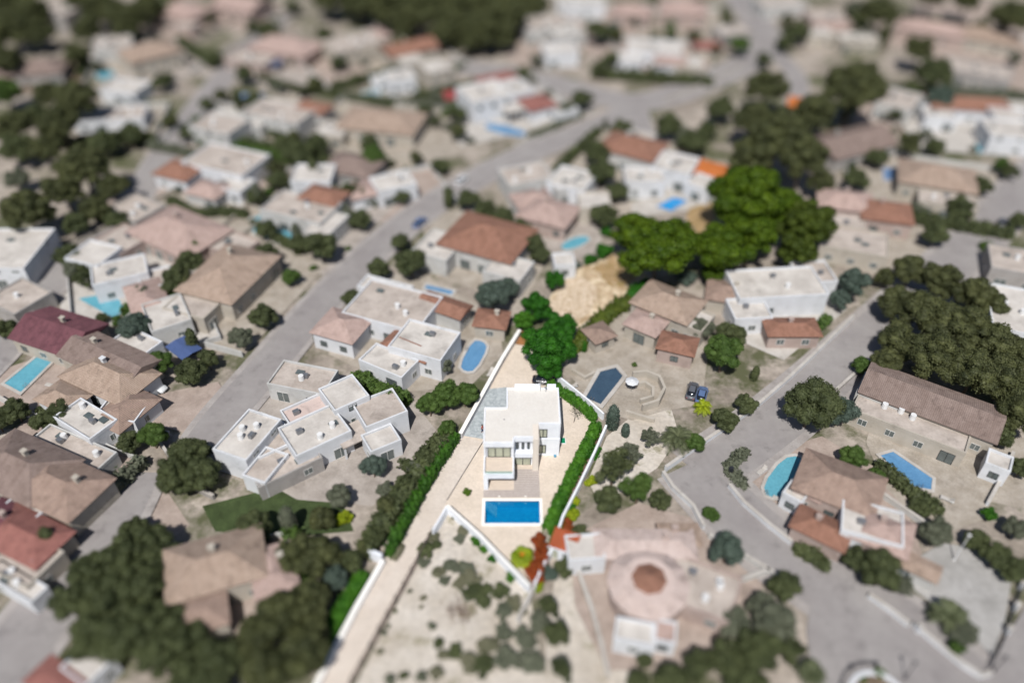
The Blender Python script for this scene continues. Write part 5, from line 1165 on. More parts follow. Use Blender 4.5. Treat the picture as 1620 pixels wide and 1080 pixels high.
# pools
pool([(950, 589), (974, 583), (985, 596), (978, 606), (950, 641), (926, 631)], M['pool_slate'], 'slate blue angular pool behind the white wall right of the villa', cw=.7)
pool([(1038, 328), (1066, 314), (1088, 319), (1062, 336)], M['pool_vivid'], 'vivid blue pool just above the bright pines')
pool([(150, 120), (160, 114), (176, 113), (184, 118), (174, 126), (156, 128)], M['pool_teal'], 'small turquoise pool at top left', smooth=1)
pool([(572, 148), (598, 142), (604, 150), (580, 158)], M['pool_pale'], 'pale blue pool in front of the terracotta gable')
pool([(770, 196), (800, 200), (832, 210), (828, 218), (795, 214), (768, 206)], M['pool_blue'], 'blue lap pool under the dazzling white villa')
pool([(296, 308), (322, 304), (336, 312), (330, 324), (302, 320)], M['pool_blue'], 'teal pool under the large white villa with a terracotta corner')
pool([(396, 348), (420, 340), (460, 362), (466, 380), (440, 388), (402, 370)], M['pool_teal'], 'long green blue pool left of the pale villa')
pool([(124, 474), (180, 464), (197, 486), (186, 508)], M['pool_teal'], 'angular pool with a pointed corner below the white L shaped house')
pool([(8, 608), (62, 564), (88, 569), (34, 622)], M['pool_teal'], 'long narrow lap pool at the left edge')
pool([(748, 540), (764, 541), (772, 552), (752, 588), (736, 590), (727, 580)], M['pool_blue'], 'oval ended blue pool just left of the grey court wall', smooth=1)
pool([(886, 390), (905, 378), (928, 374), (934, 382), (912, 394), (892, 398)], M['pool_teal'], 'teal kidney pool left of the bright pines', smooth=2)
pool([(1206, 768), (1238, 726), (1264, 722), (1278, 738), (1246, 784), (1214, 790)], M['pool_teal'], 'pale teal pool beside the brown hipped villa', smooth=1)
pool([(1392, 722), (1412, 716), (1474, 758), (1472, 776), (1440, 770)], M['pool_blue'], 'long blue pool in front of the long dark gable')
pool([(1536, 232), (1560, 230), (1572, 238), (1548, 244)], M['pool_teal'], 'small teal pool in front of the right edge white villa')
pool([(1396, 268), (1424, 266), (1422, 284), (1398, 288)], M['tarp_blue'], 'square pool under a blue cover above the terracotta house', ladder=False)
pool([(1405, 158), (1428, 150), (1436, 160), (1412, 170)], M['pool_pale'], 'pale rectangular pool beside the white house between tree groups', ladder=False)
pool([(675, 452), (718, 462), (714, 468), (672, 458)], M['pool_blue'], 'narrow blue strip pool behind the wide white villa', ladder=False)
# tarps, awnings
def awning(x, y, w_, d, h, m, label, rot=0, name='awning'):
    p = P(x, y, h); o = empty(name, (p.x, p.y, 0), R(rot), label, 'awning')
    bm = bmesh.new(); n = 8
    rows = [[bm.verts.new((-w_ / 2 + w_ * i / n, s * d / 2, h - .25 * abs(s) - .12 * math.sin(math.pi * i / n))) for i in range(n + 1)] for s in (-1, 0, 1)]
    for a, b in zip(rows, rows[1:]):
        for i in range(n): bm.faces.new((a[i], a[i + 1], b[i + 1], b[i]))
    link('canopy', bm, m, o)
    for sx in (-1, 1):
        for sy in (-1, 1): bm = bmesh.new(); tube(bm, (sx * w_ * .47, sy * d * .45, 0), (sx * w_ * .47, sy * d * .45, h - .25), .06); link('post', bm, M['dmetal'], o)
awning(1128, 268, 9, 8, 3.4, M['orange_cloth'], 'orange awning behind the small bright white tower', -30)
awning(1262, 160, 5, 7, 2.8, M['orange_cloth'], 'orange awning at the end of the short side road at upper right', -20)
awning(714, 148, 6, 6, 2.8, M['red_cloth'], 'red awning in the dark garden left of the dazzling white villa', 20)
awning(290, 548, 5.5, 4, 2.6, mat('navy_cloth', S(70, 88, 130)), 'navy awning below the white flat house at left', -40)
awning(398, 152, 6, 5, 2.6, M['tarp_blue'], 'blue awning at the corner of the upper street', 0)
awning(432, 98, 5, 5, 2.6, mat('slate_cloth', S(98, 106, 130)), 'slate blue awning beside the wide pale pink house', 0)
# cars
car(664, 352, 62, M['car_blue'], 'blue grey car parked on the south kerb of the main street')
car(1010, 106, 10, M['car_red'], 'dark red car parked in front of the villa inside the road curve')
car(525, 312, -30, M['car_grey'], 'dark grey car parked behind the small white square house')
car(1585, 352, 42, M['car_grey'], 'dark grey car on the far side of the wide right hand road')
car(730, 285, 62, M['car_white'], 'white car parked on the main street below the pale driveway')
car(245, 612, -20, M['car_white'], 'white car standing on the pink driveway at left')
car(1110, 625, 70, M['car_blue'], 'blue car beside the palms above the roadside wall')
car(1095, 618, 70, M['car_grey'], 'dark grey car left of the blue car above the roadside wall')
# roadside walls
for pts, h, mm, lb in [
    ([(1052, 745), (1100, 712), (1160, 672), (1198, 645), (1250, 600), (1300, 552), (1348, 505)], 1.1, 'wallH', 'long white wall on the left side of the right hand road'),
    ([(1048, 752), (1064, 776), (1095, 805), (1112, 838)], 1.1, 'wallH', 'curved white wall at the inner road corner'),
    ([(1152, 772), (1175, 800), (1215, 835), (1250, 862)], 1.1, 'wallH', 'curved white wall below the pale teal pool'),
    ([(1120, 850), (1180, 885), (1230, 915)], 1.0, 'wallA', 'pale wall between the round villa and the lower road'),
    ([(1372, 945), (1410, 972), (1435, 992)], 1.0, 'wallH', 'white wall piece left of the plaza gate gap'),
    ([(1442, 990), (1475, 1018), (1520, 1055), (1548, 1072), (1565, 1068)], 1.0, 'wallH', 'white curved wall piece right of the plaza gate gap'),
    ([(1100, 945), (1160, 925), (1215, 905)], 1.0, 'wallA', 'white garden wall running right from the round villa'),
    ([(962, 1075), (950, 1020), (935, 965), (915, 910), (905, 870)], 1.0, 'wallB', 'cream wall left of the round villa'),
    ([(820, 985), (835, 955), (842, 940)], 1.4, 'wallA', 'short white wall below the diagonal wall end'),
    ([(60, 668), (0, 632)], 1.0, 'wallA', 'pale wall below the long narrow lap pool'),
    ([(340, 790), (300, 770), (245, 690), (270, 690)], 1.0, 'wallC', 'grey wall between the pink driveway and the dark trees'),
    ([(1175, 105), (1110, 138), (1050, 162)], .9, 'wallB', 'low cream wall along the inside of the upper road'),
    ([(945, 175), (880, 205), (815, 235)], .9, 'wallA', 'pale wall between the dazzling white villa and the main street'),
    ([(1300, 640), (1345, 600), (1385, 565)], .9, 'wallC', 'grey wall on the right side of the right hand road'),
    ([(1385, 780), (1470, 838), (1500, 850)], 1.0, 'wallA', 'pale wall between the two right hand villas'),
    ([(1560, 800), (1590, 745), (1600, 720)], .9, 'wallH', 'white gate wall near the tiny gatehouse')]:
    wall('roadside_wall', pts, h, .4, M[mm], lb, cap=M['patio_white'])
# island with railing and plants
isl = empty('traffic_island', P(1385, 1080), 0, 'round planted island with a white ring wall at the bottom right', 'island'); c0 = P(1388, 1108)
bm = bmesh.new(); n = 40; ri, ro = 2.9, 3.5; rings = []
for r_, z in ((ri, 0), (ri, .6), (ro, .6), (ro, 0)): rings.append([bm.verts.new((r_ * math.cos(2 * math.pi * i / n), r_ * math.sin(2 * math.pi * i / n), z)) for i in range(n)])
for a, b in zip(rings, rings[1:]):
    for i in range(n): bm.faces.new((a[i], a[(i + 1) % n], b[(i + 1) % n], b[i]))
isl.location = (c0.x, c0.y, .05); link('ring_wall', bm, M['wallH'], isl)
bm = bmesh.new(); bm.faces.new([bm.verts.new((ri * math.cos(2 * math.pi * i / n), ri * math.sin(2 * math.pi * i / n), .4)) for i in range(n)]); link('soil', bm, M['soil'], isl)
rl = empty('iron_railing', (c0.x, c0.y, .05), 0, 'black iron railing curving round the left of the planted island', 'railing'); bm = bmesh.new()
for k in range(22):
    a0, a1 = R(75 + k * 6), R(75 + (k + 1) * 6); q0, q1 = Vector((math.cos(a0) * 4.3, math.sin(a0) * 4.3, 0)), Vector((math.cos(a1) * 4.3, math.sin(a1) * 4.3, 0))
    for z in (.15, 1.05): tube(bm, q0 + Vector((0, 0, z)), q1 + Vector((0, 0, z)), .05, .05, 5)
    for t_ in (0, .5): q = q0.lerp(q1, t_); tube(bm, q, q + Vector((0, 0, 1.15)), .03, .03, 5)
link('bars', bm, M['dmetal'], rl)
for k in range(4): a0 = R(75 + k * 44); bm = bmesh.new(); box(bm, -.12, .12, -.12, .12, 0, 1.35, .02); link('post', bm, M['dmetal'], rl, loc=(math.cos(a0) * 4.3, math.sin(a0) * 4.3, 0))
palm(1392, 1064, 13, 'spiky green plant in the middle of the planted island', leaf='lime', hk=.5, nf=26, name='spiky_plant', seed=12); tree(1366, 1074, 8, 'bush', 'lime', 'small green plant at the left of the planted island', cat='shrub')
# plaza railing and pillars
pl_ = [(1615, 925), (1602, 962), (1590, 1000), (1575, 1035), (1562, 1060)]
rl = empty('iron_railing', P(1602, 962), 0, 'black iron railing between white pillars along the plaza', 'railing'); o0 = P(1602, 962); bm = bmesh.new()
for a, b in zip(pl_, pl_[1:]):
    A, B = P(*a) - o0, P(*b) - o0
    for z in (.2, 1.3): tube(bm, A + Vector((0, 0, z)), B + Vector((0, 0, z)), .06, .06, 5)
    for k in range(14): q = A.lerp(B, k / 13); tube(bm, q, q + Vector((0, 0, 1.4)), .035, .035, 5)
link('bars', bm, M['dmetal'], rl)
for (x, y, lb) in [(1613, 932, 'topmost white gate pillar beside the plaza railing'), (1603, 966, 'middle white gate pillar beside the plaza railing'), (1591, 1003, 'lowest white gate pillar beside the plaza railing'), (1450, 1000, 'white gate pillar at the gap in the plaza wall')]:
    q = P(x, y); o = empty('gate_pillar', q, .5, lb, 'pillar'); link('shaft', boxm(-.25, .25, -.25, .25, 0, 1.7), M['wallH'], o); link('cap', boxm(-.33, .33, -.33, .33, 1.702, 1.84, bev=.03), M['patio_white'], o)
def lamp(bx, by, h, m, label):
    q = P(bx, by); o = empty('street_lamp', q, 0, label, 'street lamp'); bm = bmesh.new(); tube(bm, (0, 0, 0), (0, 0, h), .1, .06, 10); tube(bm, (0, 0, 0), (0, 0, .4), .17, .17, 10); link('pole', bm, m, o)
    bm = bmesh.new(); tube(bm, (0, 0, h), (0, 0, h + .45), .12, .2, 10); tube(bm, (0, 0, h + .45), (0, 0, h + .55), .24, .08, 10); link('lantern', bm, m, o)
lamp(1508, 887, 5.6, M['lampwhite'], 'tall white pole lamp on the pale plaza'); lamp(1551, 873, 2.6, M['lampwhite'], 'short white pole lamp by the bushes of the plaza')
lamp(1430, 1074, 3.8, M['dmetal'], 'dark pole lamp beside the planted island'); lamp(1571, 1062, 3.4, M['dmetal'], 'dark pole lamp at the bottom corner of the plaza')
q = P(1154, 752); o = empty('post_box', q, .3, 'dark roadside box on a pale post at the road fork', 'post box'); link('box', boxm(-.3, .3, -.3, .3, .9, 2.0, bev=.08), M['dmetal'], o); link('post', boxm(-.14, .14, -.14, .14, 0, .897), M['wallA'], o)
# palms
palm(1502, 972, 36, 'large feather palm at the lower end of the plaza', seed=5, hk=.75)
palm(1072, 690, 30, 'grey green feather palm behind the roadside wall', seed=6, hk=.8)
palm(1285, 1062, 26, 'feather palm at the bottom edge left of the planted island', seed=7, hk=.9)
palm(1112, 642, 17, 'small bright palm between the parked cars and the roadside wall', leaf='yellowH', seed=8, hk=.9)
# trees: x, y, r, kind, leaf, label, group
GT = 'trees of the top left wood'; GV_ = [(15, 8, 36), (55, 22, 30), (20, 50, 34), (160, 15, 34), (200, 30, 32), (235, 12, 28), (62, 55, 26), (140, 48, 26), (200, 48, 22), (-5, 30, 30), (130, 0, 30)]; LB_ = rowed(GV_, 'dark tree', 'the top left wood')
for i_, (x, y, r) in enumerate(GV_): tree(x, y, r, 'pine', 'pine', LB_[i_], GT, hk=1.1)
GT = 'pines of the top edge wood'; GV_ = [(520, 0, 30), (570, 5, 34), (620, 12, 36), (670, 25, 38), (720, 40, 36), (760, 50, 34), (800, 28, 36), (840, 8, 30), (780, 5, 38), (720, 5, 40), (660, -5, 36), (745, 68, 22), (700, 58, 24), (640, 38, 24), (795, 58, 24), (600, -15, 40), (820, -15, 40), (550, -25, 40), (730, -30, 45)]; LB_ = rowed(GV_, 'dark pine', 'the top edge wood')
for i_, (x, y, r) in enumerate(GV_): tree(x, y, r, 'pine', 'pine', LB_[i_], GT, hk=1.1)
GT = 'trees of the big right hand mass'; GV_ = [(1440, 428, 30), (1490, 445, 34), (1540, 470, 34), (1420, 480, 34), (1470, 500, 42), (1525, 520, 44), (1575, 545, 40), (1420, 540, 34), (1480, 565, 44), (1540, 590, 46), (1590, 600, 40), (1400, 575, 26), (1570, 490, 30), (1612, 650, 38), (1600, 560, 34), (1400, 440, 18)]; LB_ = rowed(GV_, 'dark tree', 'the big right hand grove')
for i_, (x, y, r) in enumerate(GV_): tree(x, y, r, 'pine' if (x + y) % 2 else 'round', 'pine', LB_[i_], GT, hk=1.2)
GT = 'trees of the bottom left grove'; GV_ = [(145, 905, 36), (190, 880, 38), (235, 865, 36), (120, 950, 38), (170, 950, 46), (225, 930, 44), (150, 1000, 42), (205, 1000, 48), (262, 985, 42), (250, 900, 30), (255, 1035, 40), (300, 1010, 38), (300, 720, 32), (318, 752, 30), (282, 760, 28), (300, 1070, 34), (350, 1040, 38), (400, 1010, 36), (440, 980, 42), (490, 950, 36), (420, 1060, 44), (480, 1040, 44), (470, 880, 38), (510, 880, 34), (330, 1080, 34), (210, 840, 24), (510, 820, 24), (490, 1000, 30)]; LB_ = rowed(GV_, 'dark tree', 'the bottom left grove')
for i_, (x, y, r) in enumerate(GV_): tree(x, y, r, 'round' if (x + y) % 3 else 'pine', 'round' if x < 380 else 'pine', LB_[i_], GT, hk=1.1)
GT = 'trees along the bottom edge'; GV_ = [(1225, 985, 36), (1240, 930, 26), (1200, 1030, 38), (1150, 1040, 34), (1250, 1030, 28), (1100, 1060, 34), (1060, 1075, 28), (1010, 1075, 22), (1180, 1080, 34), (1165, 985, 28), (1205, 960, 24), (870, 960, 20), (880, 1000, 22), (855, 985, 18), (890, 1060, 22), (1020, 1045, 14)]; LB_ = rowed(GV_, 'dusty tree', 'the bottom edge trees')
for i_, (x, y, r) in enumerate(GV_): tree(x, y, r, 'round' if (x + y) % 3 else 'loose', 'olive' if (x % 2) else 'round', LB_[i_], GT, hk=.95)
singles = [
    (1352, 138, 50, 'pine', 'pine', 'very large round dark pine at upper right'), (1290, 180, 36, 'pine', 'pine', 'dark pine at the lower left of the very large round pine'),
    (1212, 140, 34, 'pine', 'pine', 'dark pine right of the upper road curve'), (1230, 215, 52, 'pine', 'pine', 'big dark pine above the bright pine group'), (1190, 250, 38, 'pine', 'pine', 'dark pine just above the largest bright pine'), (1270, 250, 42, 'pine', 'pine', 'dark pine above right of the bright pine group'), (1195, 190, 34, 'pine', 'pine', 'dark pine above the big dark pine'),
    (1355, 285, 20, 'round', 'round', 'small dark tree above the pink tiled house'), (1390, 22, 28, 'pine', 'pine', 'tall dark tree at the top edge right of the cream house'), (1400, 55, 20, 'cypress', 'pine', 'narrow dark tree under the tall top edge tree'),
    (1455, 78, 26, 'pine', 'pine', 'upper dark tree right of the very large pine'), (1478, 118, 30, 'round', 'round', 'lower dark tree right of the very large pine'), (1490, 158, 24, 'round', 'blue', 'blue green tree above the white villa by the right edge pool'),
    (1262, 50, 20, 'round', 'round', 'dark tree left of the pale square top house'), (1240, 70, 14, 'round', 'round', 'small tree at the outside of the road bend'), (1600, 28, 34, 'pine', 'pine', 'dark tree at the top right corner'), (1530, 0, 26, 'pine', 'pine', 'dark tree on the top edge right'), (1470, -2, 20, 'pine', 'pine', 'small dark tree on the top edge right'),
    (72, 235, 28, 'pine', 'pine', 'dark pine right of the shaded left edge tree'), (205, 215, 20, 'round', 'round', 'dark tree under the right end of the long white terraced house'), (8, 95, 26, 'pine', 'pine', 'dark pine at the left edge beside the brown grey house'), (75, 150, 24, 'pine', 'pine', 'dark pine below the brown grey house'), (60, 185, 24, 'round', 'round', 'dark tree between two left pines'), (120, 90, 22, 'round', 'pine', 'dark tree right of the brown grey house'), (150, 330, 24, 'pine', 'pine', 'dark pine under the shaded street bend'), (185, 350, 20, 'round', 'round', 'dark tree right of the street bend'), (120, 355, 22, 'round', 'round', 'dark tree above the street end'), (25, 285, 20, 'round', 'olive', 'grey green tree at the left edge field'), (255, 130, 16, 'round', 'round', 'dark tree under the tan roofed villa at top left'), (270, 745, 26, 'round', 'round', 'dark tree left of the pink path'), (1385, 250, 18, 'round', 'round', 'dark tree in front of the long dark grey brown roof'), (1440, 225, 20, 'pine', 'pine', 'dark pine right of the long dark grey brown roof'), (1300, 290, 22, 'pine', 'pine', 'dark pine above the pink tiled house'), (1210, 95, 14, 'round', 'round', 'dark tree beside the road bend'), (535, 100, 14, 'round', 'round', 'dark tree left of the large pale house under the wood'),
    (120, 160, 34, 'pine', 'pine', 'dark pine left of the long white terraced house'), (95, 195, 34, 'pine', 'pine', 'dark pine below left of the long white terraced house'), (25, 200, 32, 'pine', 'pine', 'dark pine at the left edge under the brown grey house'), (10, 150, 26, 'round', 'lime', 'olive green tree at the left edge'),
    (130, 262, 44, 'pine', 'pine', 'big dark pine above the shaded bend of the upper street'), (100, 300, 32, 'pine', 'pine', 'dark pine left of the shaded street bend'), (45, 335, 38, 'pine', 'pine', 'round dark pine above the white left edge building'), (180, 295, 26, 'pine', 'pine', 'dark pine overhanging the shaded street bend'), (165, 225, 24, 'round', 'round', 'dark tree below the long white terraced house'), (30, 235, 28, 'round', 'round', 'shaded tree at the left edge in the upper third'),
    (222, 20, 18, 'cypress', 'pine', 'narrow dark cypress in front of the corner wood'), (340, 92, 14, 'round', 'round', 'round tree on the left of the upper street'), (385, 118, 16, 'round', 'round', 'round tree on the right of the upper street'), (325, 165, 13, 'round', 'round', 'small tree at the head of the white villa with a long wing'),
    (470, 245, 26, 'round', 'round', 'dark tree between the two white villas north of the pale villa'), (500, 230, 20, 'round', 'round', 'dark tree below the tan roofed villa'), (592, 248, 22, 'round', 'lime', 'round dark green tree below the wide tan roofed villa'),
    (440, 285, 18, 'round', 'round', 'dark tree above the green blue pool'), (405, 310, 16, 'round', 'round', 'dark tree right of the large white villa'), (510, 388, 28, 'round', 'round', 'dark round tree below the pale villa'), (475, 385, 18, 'round', 'round', 'smaller dark tree below the pale villa'),
    (570, 348, 18, 'round', 'round', 'shaded tree on the north kerb of the main street'), (632, 382, 16, 'round', 'round', 'upper tree on the south side of the main street'), (650, 415, 26, 'round', 'round', 'large dark tree beside the terracotta hipped villa'), (600, 425, 18, 'round', 'round', 'dark tree left of the large dark tree by the main street'), (555, 470, 16, 'round', 'round', 'dark tree above the wide white villa corner'), (500, 530, 12, 'cypress', 'round', 'narrow tree on the south kerb of the main street'), (415, 500, 22, 'round', 'round', 'round tree on the north kerb of the main street'), (460, 438, 16, 'round', 'lime', 'small green tree right of the tan villa by the main street'),
    (740, 315, 18, 'round', 'round', 'dark tree at the top of the diagonal tree row'), (768, 330, 18, 'round', 'round', 'second dark tree of the diagonal tree row'), (795, 345, 20, 'round', 'round', 'third dark tree of the diagonal tree row'), (822, 362, 20, 'round', 'round', 'fourth dark tree of the diagonal tree row'), (842, 385, 20, 'round', 'round', 'fifth dark tree of the diagonal tree row'), (855, 405, 16, 'round', 'round', 'last dark tree of the diagonal tree row'),
    (780, 470, 30, 'round', 'blue', 'blue green tree above the tiny terracotta garden house'), (805, 455, 18, 'round', 'blue', 'smaller blue green tree beside the terracotta hipped villa'),
    (950, 275, 24, 'round', 'round', 'dark tree left of the terracotta junction villa'), (945, 240, 22, 'round', 'round', 'dark tree right of the main street near the junction'), (985, 205, 18, 'round', 'round', 'dark tree at the junction corner'), (975, 305, 18, 'round', 'round', 'dark tree below left of the terracotta junction villa'), (955, 340, 22, 'round', 'round', 'dark tree above the teal kidney pool'), (1060, 200, 22, 'round', 'round', 'dark tree right of the junction'), (1095, 225, 24, 'round', 'round', 'dark tree right of the terracotta junction villa'), (1140, 175, 22, 'round', 'round', 'dark tree between the junction and the upper right pines'), (1120, 205, 16, 'round', 'round', 'small dark tree below the upper road'), (960, 368, 10, 'bush', 'greenH', 'bright green bush at the left foot of the pines'),
    (920, 158, 18, 'round', 'round', 'tree at the left of the road junction'), (895, 172, 14, 'round', 'olive', 'olive coloured tree right of the red pyramid pavilion'), (725, 180, 16, 'round', 'round', 'dark tree left of the dazzling white villa'), (745, 150, 14, 'round', 'round', 'small dark tree beside the red awning'), (690, 155, 14, 'round', 'olive', 'brownish tree under the tall cream block'),
    (965, 95, 16, 'round', 'round', 'dark tree left of the villa inside the road curve'), (945, 50, 20, 'round', 'round', 'dark tree under the white top edge building'), (968, 50, 14, 'round', 'blue', 'blue green tree beside the pink roofed top edge house'), (1100, 58, 14, 'round', 'round', 'dark tree left of the small red brown roof'), (1168, 72, 18, 'round', 'lime', 'green tree on the inside of the road bend'), (1045, 128, 10, 'bush', 'round', 'bush on the road side of the villa inside the curve'), (850, 95, 12, 'round', 'olive', 'brownish tree beside the white cube house'), (425, 50, 20, 'round', 'round', 'dark tree above the wide pale pink house'), (605, 80, 12, 'cypress', 'round', 'narrow dark tree left of the terracotta gable'), (515, 55, 16, 'round', 'round', 'dark tree above the large pale house'),
    (300, 415, 24, 'round', 'round', 'dark tree left of the tan villa by the main street'), (280, 445, 26, 'round', 'round', 'dark tree below the big pink tiled villa'), (310, 395, 18, 'round', 'lime', 'green tree right of the big pink tiled villa'), (212, 520, 26, 'round', 'blue', 'very dark round tree below the angular pool'), (120, 425, 18, 'round', 'olive', 'brown green tree left of the white cube house'), (190, 508, 12, 'bush', 'lime', 'bright bush at the pointed corner of the angular pool'), (255, 572, 20, 'round', 'lime', 'green tree above the pink driveway'), (300, 590, 24, 'round', 'round', 'dark green tree right of the pink driveway top'), (330, 570, 18, 'round', 'round', 'dark green tree beside the main street lower end'), (380, 535, 20, 'round', 'olive', 'pale olive tree on the north kerb'),
    (25, 650, 22, 'round', 'round', 'dark tree below the left edge lap pool'), (70, 665, 20, 'round', 'round', 'second dark tree below the left edge lap pool'), (240, 690, 24, 'round', 'lime', 'green tree below the pink driveway'), (205, 700, 20, 'round', 'round', 'dark tree left of the green driveway tree'), (10, 520, 20, 'round', 'round', 'tree at the left edge beside the maroon hall'),
    (455, 600, 14, 'round', 'blue', 'small dark tree beside the grey carport'), (590, 738, 22, 'round', 'blue', 'dark round tree in the court of the sprawling white house'), (560, 615, 22, 'round', 'lime', 'green tree above the sprawling white house'), (620, 635, 22, 'round', 'lime', 'green tree above the roof terrace block'), (700, 575, 18, 'round', 'olive', 'olive tree left of the oval ended pool'), (705, 625, 26, 'round', 'lime', 'green tree at the upper end of the driveway hedge'), (735, 625, 22, 'round', 'lime', 'green tree touching the grey court wall'), (680, 640, 22, 'round', 'lime', 'green tree left of the driveway hedge top'), (535, 785, 22, 'round', 'olive', 'shaded olive tree below the sprawling white house'),
    (970, 660, 24, 'cypress', 'blue', 'tall dark blue green cypress by the end of the back hedge'), (1145, 560, 34, 'round', 'lime', 'large green tree right of the terracotta porch roof'), (1160, 530, 24, 'round', 'round', 'tree behind the large green tree'), (1110, 520, 20, 'olive' and 'round', 'olive', 'olive tree beside the brown and tan villa'), (1195, 590, 14, 'cypress', 'round', 'narrow dark tree beside the roadside wall bend'), (1150, 665, 22, 'round', 'round', 'dark tree behind the roadside wall left'), (1180, 640, 18, 'round', 'round', 'dark tree behind the roadside wall right'), (1030, 690, 18, 'loose', 'olive', 'thin olive tree left of the grey green palm'), (1100, 700, 18, 'round', 'lime', 'green tree right of the grey green palm'),
    (1280, 525, 14, 'bush', 'hedgeH', 'green bush strip beside the red tiled annex'), (1350, 450, 28, 'round', 'blue', 'blue green tree right of the long white flat villa'), (1330, 475, 18, 'round', 'blue', 'smaller blue green tree by the road start'), (1480, 370, 22, 'round', 'round', 'tree on the left side of the wide right hand road'), (1520, 330, 22, 'round', 'round', 'dark tree right of the broad pale tan house'), (1555, 295, 18, 'round', 'round', 'dark tree at the upper kerb of the right hand road'), (1450, 330, 12, 'round', 'olive', 'small tree under the broad pale tan house'), (1480, 232, 16, 'round', 'round', 'dark tree between the upper right villas'), (1585, 262, 14, 'round', 'lime', 'green tree at the right edge below the pool'), (1560, 390, 12, 'bush', 'lime', 'bush on the far side of the right hand road'),
    (1285, 640, 46, 'round', 'round', 'large dark tree overhanging the right side of the road'), (1330, 650, 28, 'round', 'blue', 'smaller tree right of the large roadside tree'), (1365, 580, 16, 'round', 'lime', 'small green tree beside the road under the big mass'), (1350, 725, 22, 'round', 'lime', 'green tree between the two right hand pools'), (1385, 750, 14, 'bush', 'lime', 'bush at the left end of the long blue pool'), (1455, 805, 18, 'bush', 'round', 'dark bush below the long blue pool'), (1480, 840, 26, 'round', 'olive', 'olive brown tree left of the plaza'), (1395, 905, 34, 'round', 'round', 'broad dark tree by the roadside wall below the white block'), (1355, 885, 22, 'round', 'round', 'dark tree left of the broad roadside tree'), (1430, 925, 20, 'loose', 'olive', 'thin tree behind the plaza wall'), (1525, 1000, 22, 'round', 'olive', 'olive tree right of the large feather palm'), (1515, 1022, 14, 'round', 'lime', 'small round tree by the curved plaza wall'),
    (1545, 855, 20, 'round', 'round', 'dark bush mass at the top of the plaza'), (1575, 880, 24, 'round', 'round', 'dark bush mass right of the short white lamp'), (1605, 900, 24, 'round', 'round', 'dark bush mass by the topmost pillar'), (1565, 812, 12, 'round', 'hedgeH', 'bright green bush alone above the plaza'), (1605, 835, 20, 'round', 'olive', 'olive bush at the right edge above the plaza'), (1585, 690, 20, 'round', 'round', 'dark shrub behind the tiny gatehouse'), (1615, 740, 18, 'round', 'round', 'dark tree at the right edge beside the gatehouse'),
    (1150, 870, 30, 'round', 'blue', 'blue green tree between the round villa and the road'), (970, 740, 36, 'loose', 'round', 'loose green tree on the ground right of the stained wall'), (1010, 770, 32, 'loose', 'lime', 'loose green tree near the inner road corner'), (960, 790, 26, 'round', 'round', 'dark tree above the round villa court'), (1045, 790, 18, 'round', 'round', 'dark tree beside the curved inner corner wall'), (1125, 815, 14, 'bush', 'lime', 'green bush by the lower road fork'), (1000, 715, 20, 'loose', 'olive', 'olive tree below the cypress'), (990, 680, 14, 'cypress', 'blue', 'smaller blue green cypress right of the tall one'),
    (556, 888, 20, 'round', 'round', 'dark tree left of the white hedge pier'), (530, 915, 22, 'round', 'blue', 'blue green tree outside the driveway wall'), (545, 820, 14, 'bush', 'yellowH', 'yellow green bush above the bottom left grove'), (935, 532, 8, 'bush', 'greenH', 'small dark bush beside the brown kiosk'), (924, 548, 10, 'cypress', 'greenH', 'small upright shrub on the cream terrace'), (1003, 577, 5, 'bush', 'lime', 'tiny shrub right of the slate pool')]
for s in singles: tree(*s)
for pts, w_, h, lf, lb in [([(1255, 868), (1285, 886), (1310, 905)], 1.8, 1.5, 'round', 'dull hedge behind the curved wall at the lower road'), ([(1180, 775), (1150, 745), (1180, 715)], 1.6, 1.2, 'olive', 'olive hedge round the corner of the pale teal pool plot'), ([(120, 660), (60, 655)], 1.6, 1.4, 'round', 'dull hedge below the lap pool terrace'), ([(1385, 735), (1440, 785), (1490, 815)], 1.8, 1.6, 'round', 'dull green hedge along the near side of the long blue pool'), ([(410, 125), (470, 145), (560, 160), (620, 172)], 1.8, 1.6, 'round', 'dull hedge line below the wide pale pink house'), ([(700, 188), (722, 176), (748, 142)], 1.8, 1.6, 'lime', 'green hedge left of the dazzling white villa'), ([(400, 205), (440, 220), (480, 218)], 1.8, 1.6, 'round', 'dull hedge below the white house with terracotta patch'), ([(268, 320), (310, 345), (350, 340), (395, 345)], 2, 1.8, 'round', 'dark hedge round the teal pool'), ([(430, 378), (480, 400)], 2, 1.6, 'round', 'dark hedge below the long green blue pool'), ([(1310, 505), (1290, 525), (1270, 545)], 1.6, 1.4, 'lime', 'green hedge inside the roadside wall by the red tiled annex'), ([(1150, 160), (1120, 180)], 2, 2, 'round', 'dark hedge below the upper road'), ([(835, 222), (890, 198), (920, 185)], 1.6, 1.4, 'round', 'dark hedge between the lap pool and the main street'), ([(560, 600), (600, 625), (650, 640)], 2.4, 2.2, 'lime', 'green hedge above the sprawling white house')]:
    hedge(pts, w_, h, lf, lb, dens=22, size=.26, seed=int(pts[0][0]))
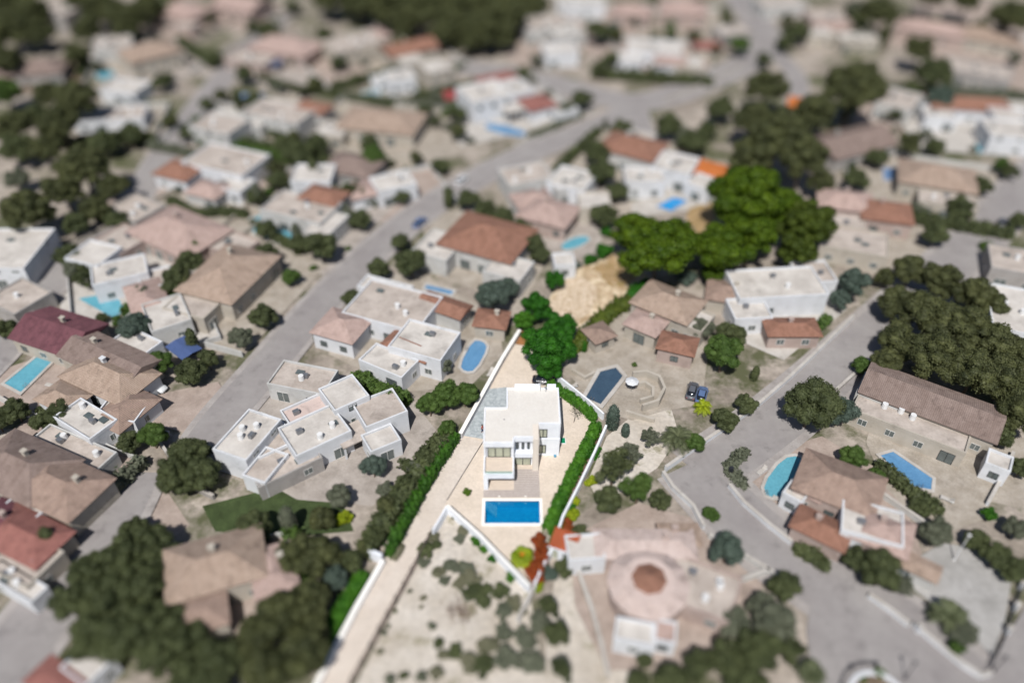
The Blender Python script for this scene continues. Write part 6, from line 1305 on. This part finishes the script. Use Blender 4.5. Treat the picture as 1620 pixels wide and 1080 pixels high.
# boulders in the olive plot, small garden furniture on the terraces
def lounger(x, y, rot, label):
    q = P(x, y, .3); o = empty('sun_lounger', (q.x, q.y, .2), R(rot), label, 'sun lounger', 'sun loungers on the pool terraces')
    link('frame', boxm(-.95, .95, -.33, .33, .22, .3, bev=.02), M['wframe'], o); bm = bmesh.new(); box(bm, -.93, .3, -.3, .3, .302, .38, .03); link('cushion', bm, M['patio_white'], o)
    bm = bmesh.new(); v = [(.32, -.3, .31), (.32, .3, .31), (.93, .3, .68), (.93, -.3, .68), (.3, -.3, .39), (.3, .3, .39), (.9, .3, .76), (.9, -.3, .76)]; v = [bm.verts.new(c) for c in v]
    for f in ((0, 1, 2, 3), (7, 6, 5, 4), (0, 4, 5, 1), (1, 5, 6, 2), (2, 6, 7, 3), (3, 7, 4, 0)): bm.faces.new([v[i] for i in f])
    link('backrest', bm, M['patio_white'], o)
    for sx in (-.8, .8):
        for sy in (-.27, .27): link('leg', boxm(sx - .03, sx + .03, sy - .03, sy + .03, 0, .218), M['wframe'], o)
for a in [(905, 612, 20, 'pale sun lounger left of the slate pool'), (1232, 790, -30, 'pale sun lounger below the pale teal pool'), (1205, 745, 40, 'pale sun lounger left of the pale teal pool'), (776, 590, 65, 'pale sun lounger right of the oval ended pool'), (80, 610, -20, 'pale sun lounger right of the left edge lap pool'), (200, 480, 10, 'pale sun lounger right of the angular pool'), (1498, 790, -33, 'pale sun lounger at the right end of the long blue pool')]: lounger(*a)
def parasol(x, y, m, label):
    q = P(x, y, 2.4); o = empty('parasol', (q.x, q.y, .2), 0, label, 'parasol'); bm = bmesh.new(); tube(bm, (0, 0, 0), (0, 0, 2.7), .04); link('pole', bm, M['metal'], o)
    bm = bmesh.new(); r = 1.15; c_ = [bm.verts.new((r * math.cos(i * math.pi / 4), r * math.sin(i * math.pi / 4), 2.2)) for i in range(8)]; t_ = bm.verts.new((0, 0, 2.75))
    for i in range(8): bm.faces.new((c_[i], c_[(i + 1) % 8], t_))
    link('canopy', bm, m, o)
parasol(1000, 603, M['wallH'], 'white parasol on the cream terraces right of the slate pool'); parasol(1340, 758, M['wallH'], 'white parasol near the brown hipped villa')
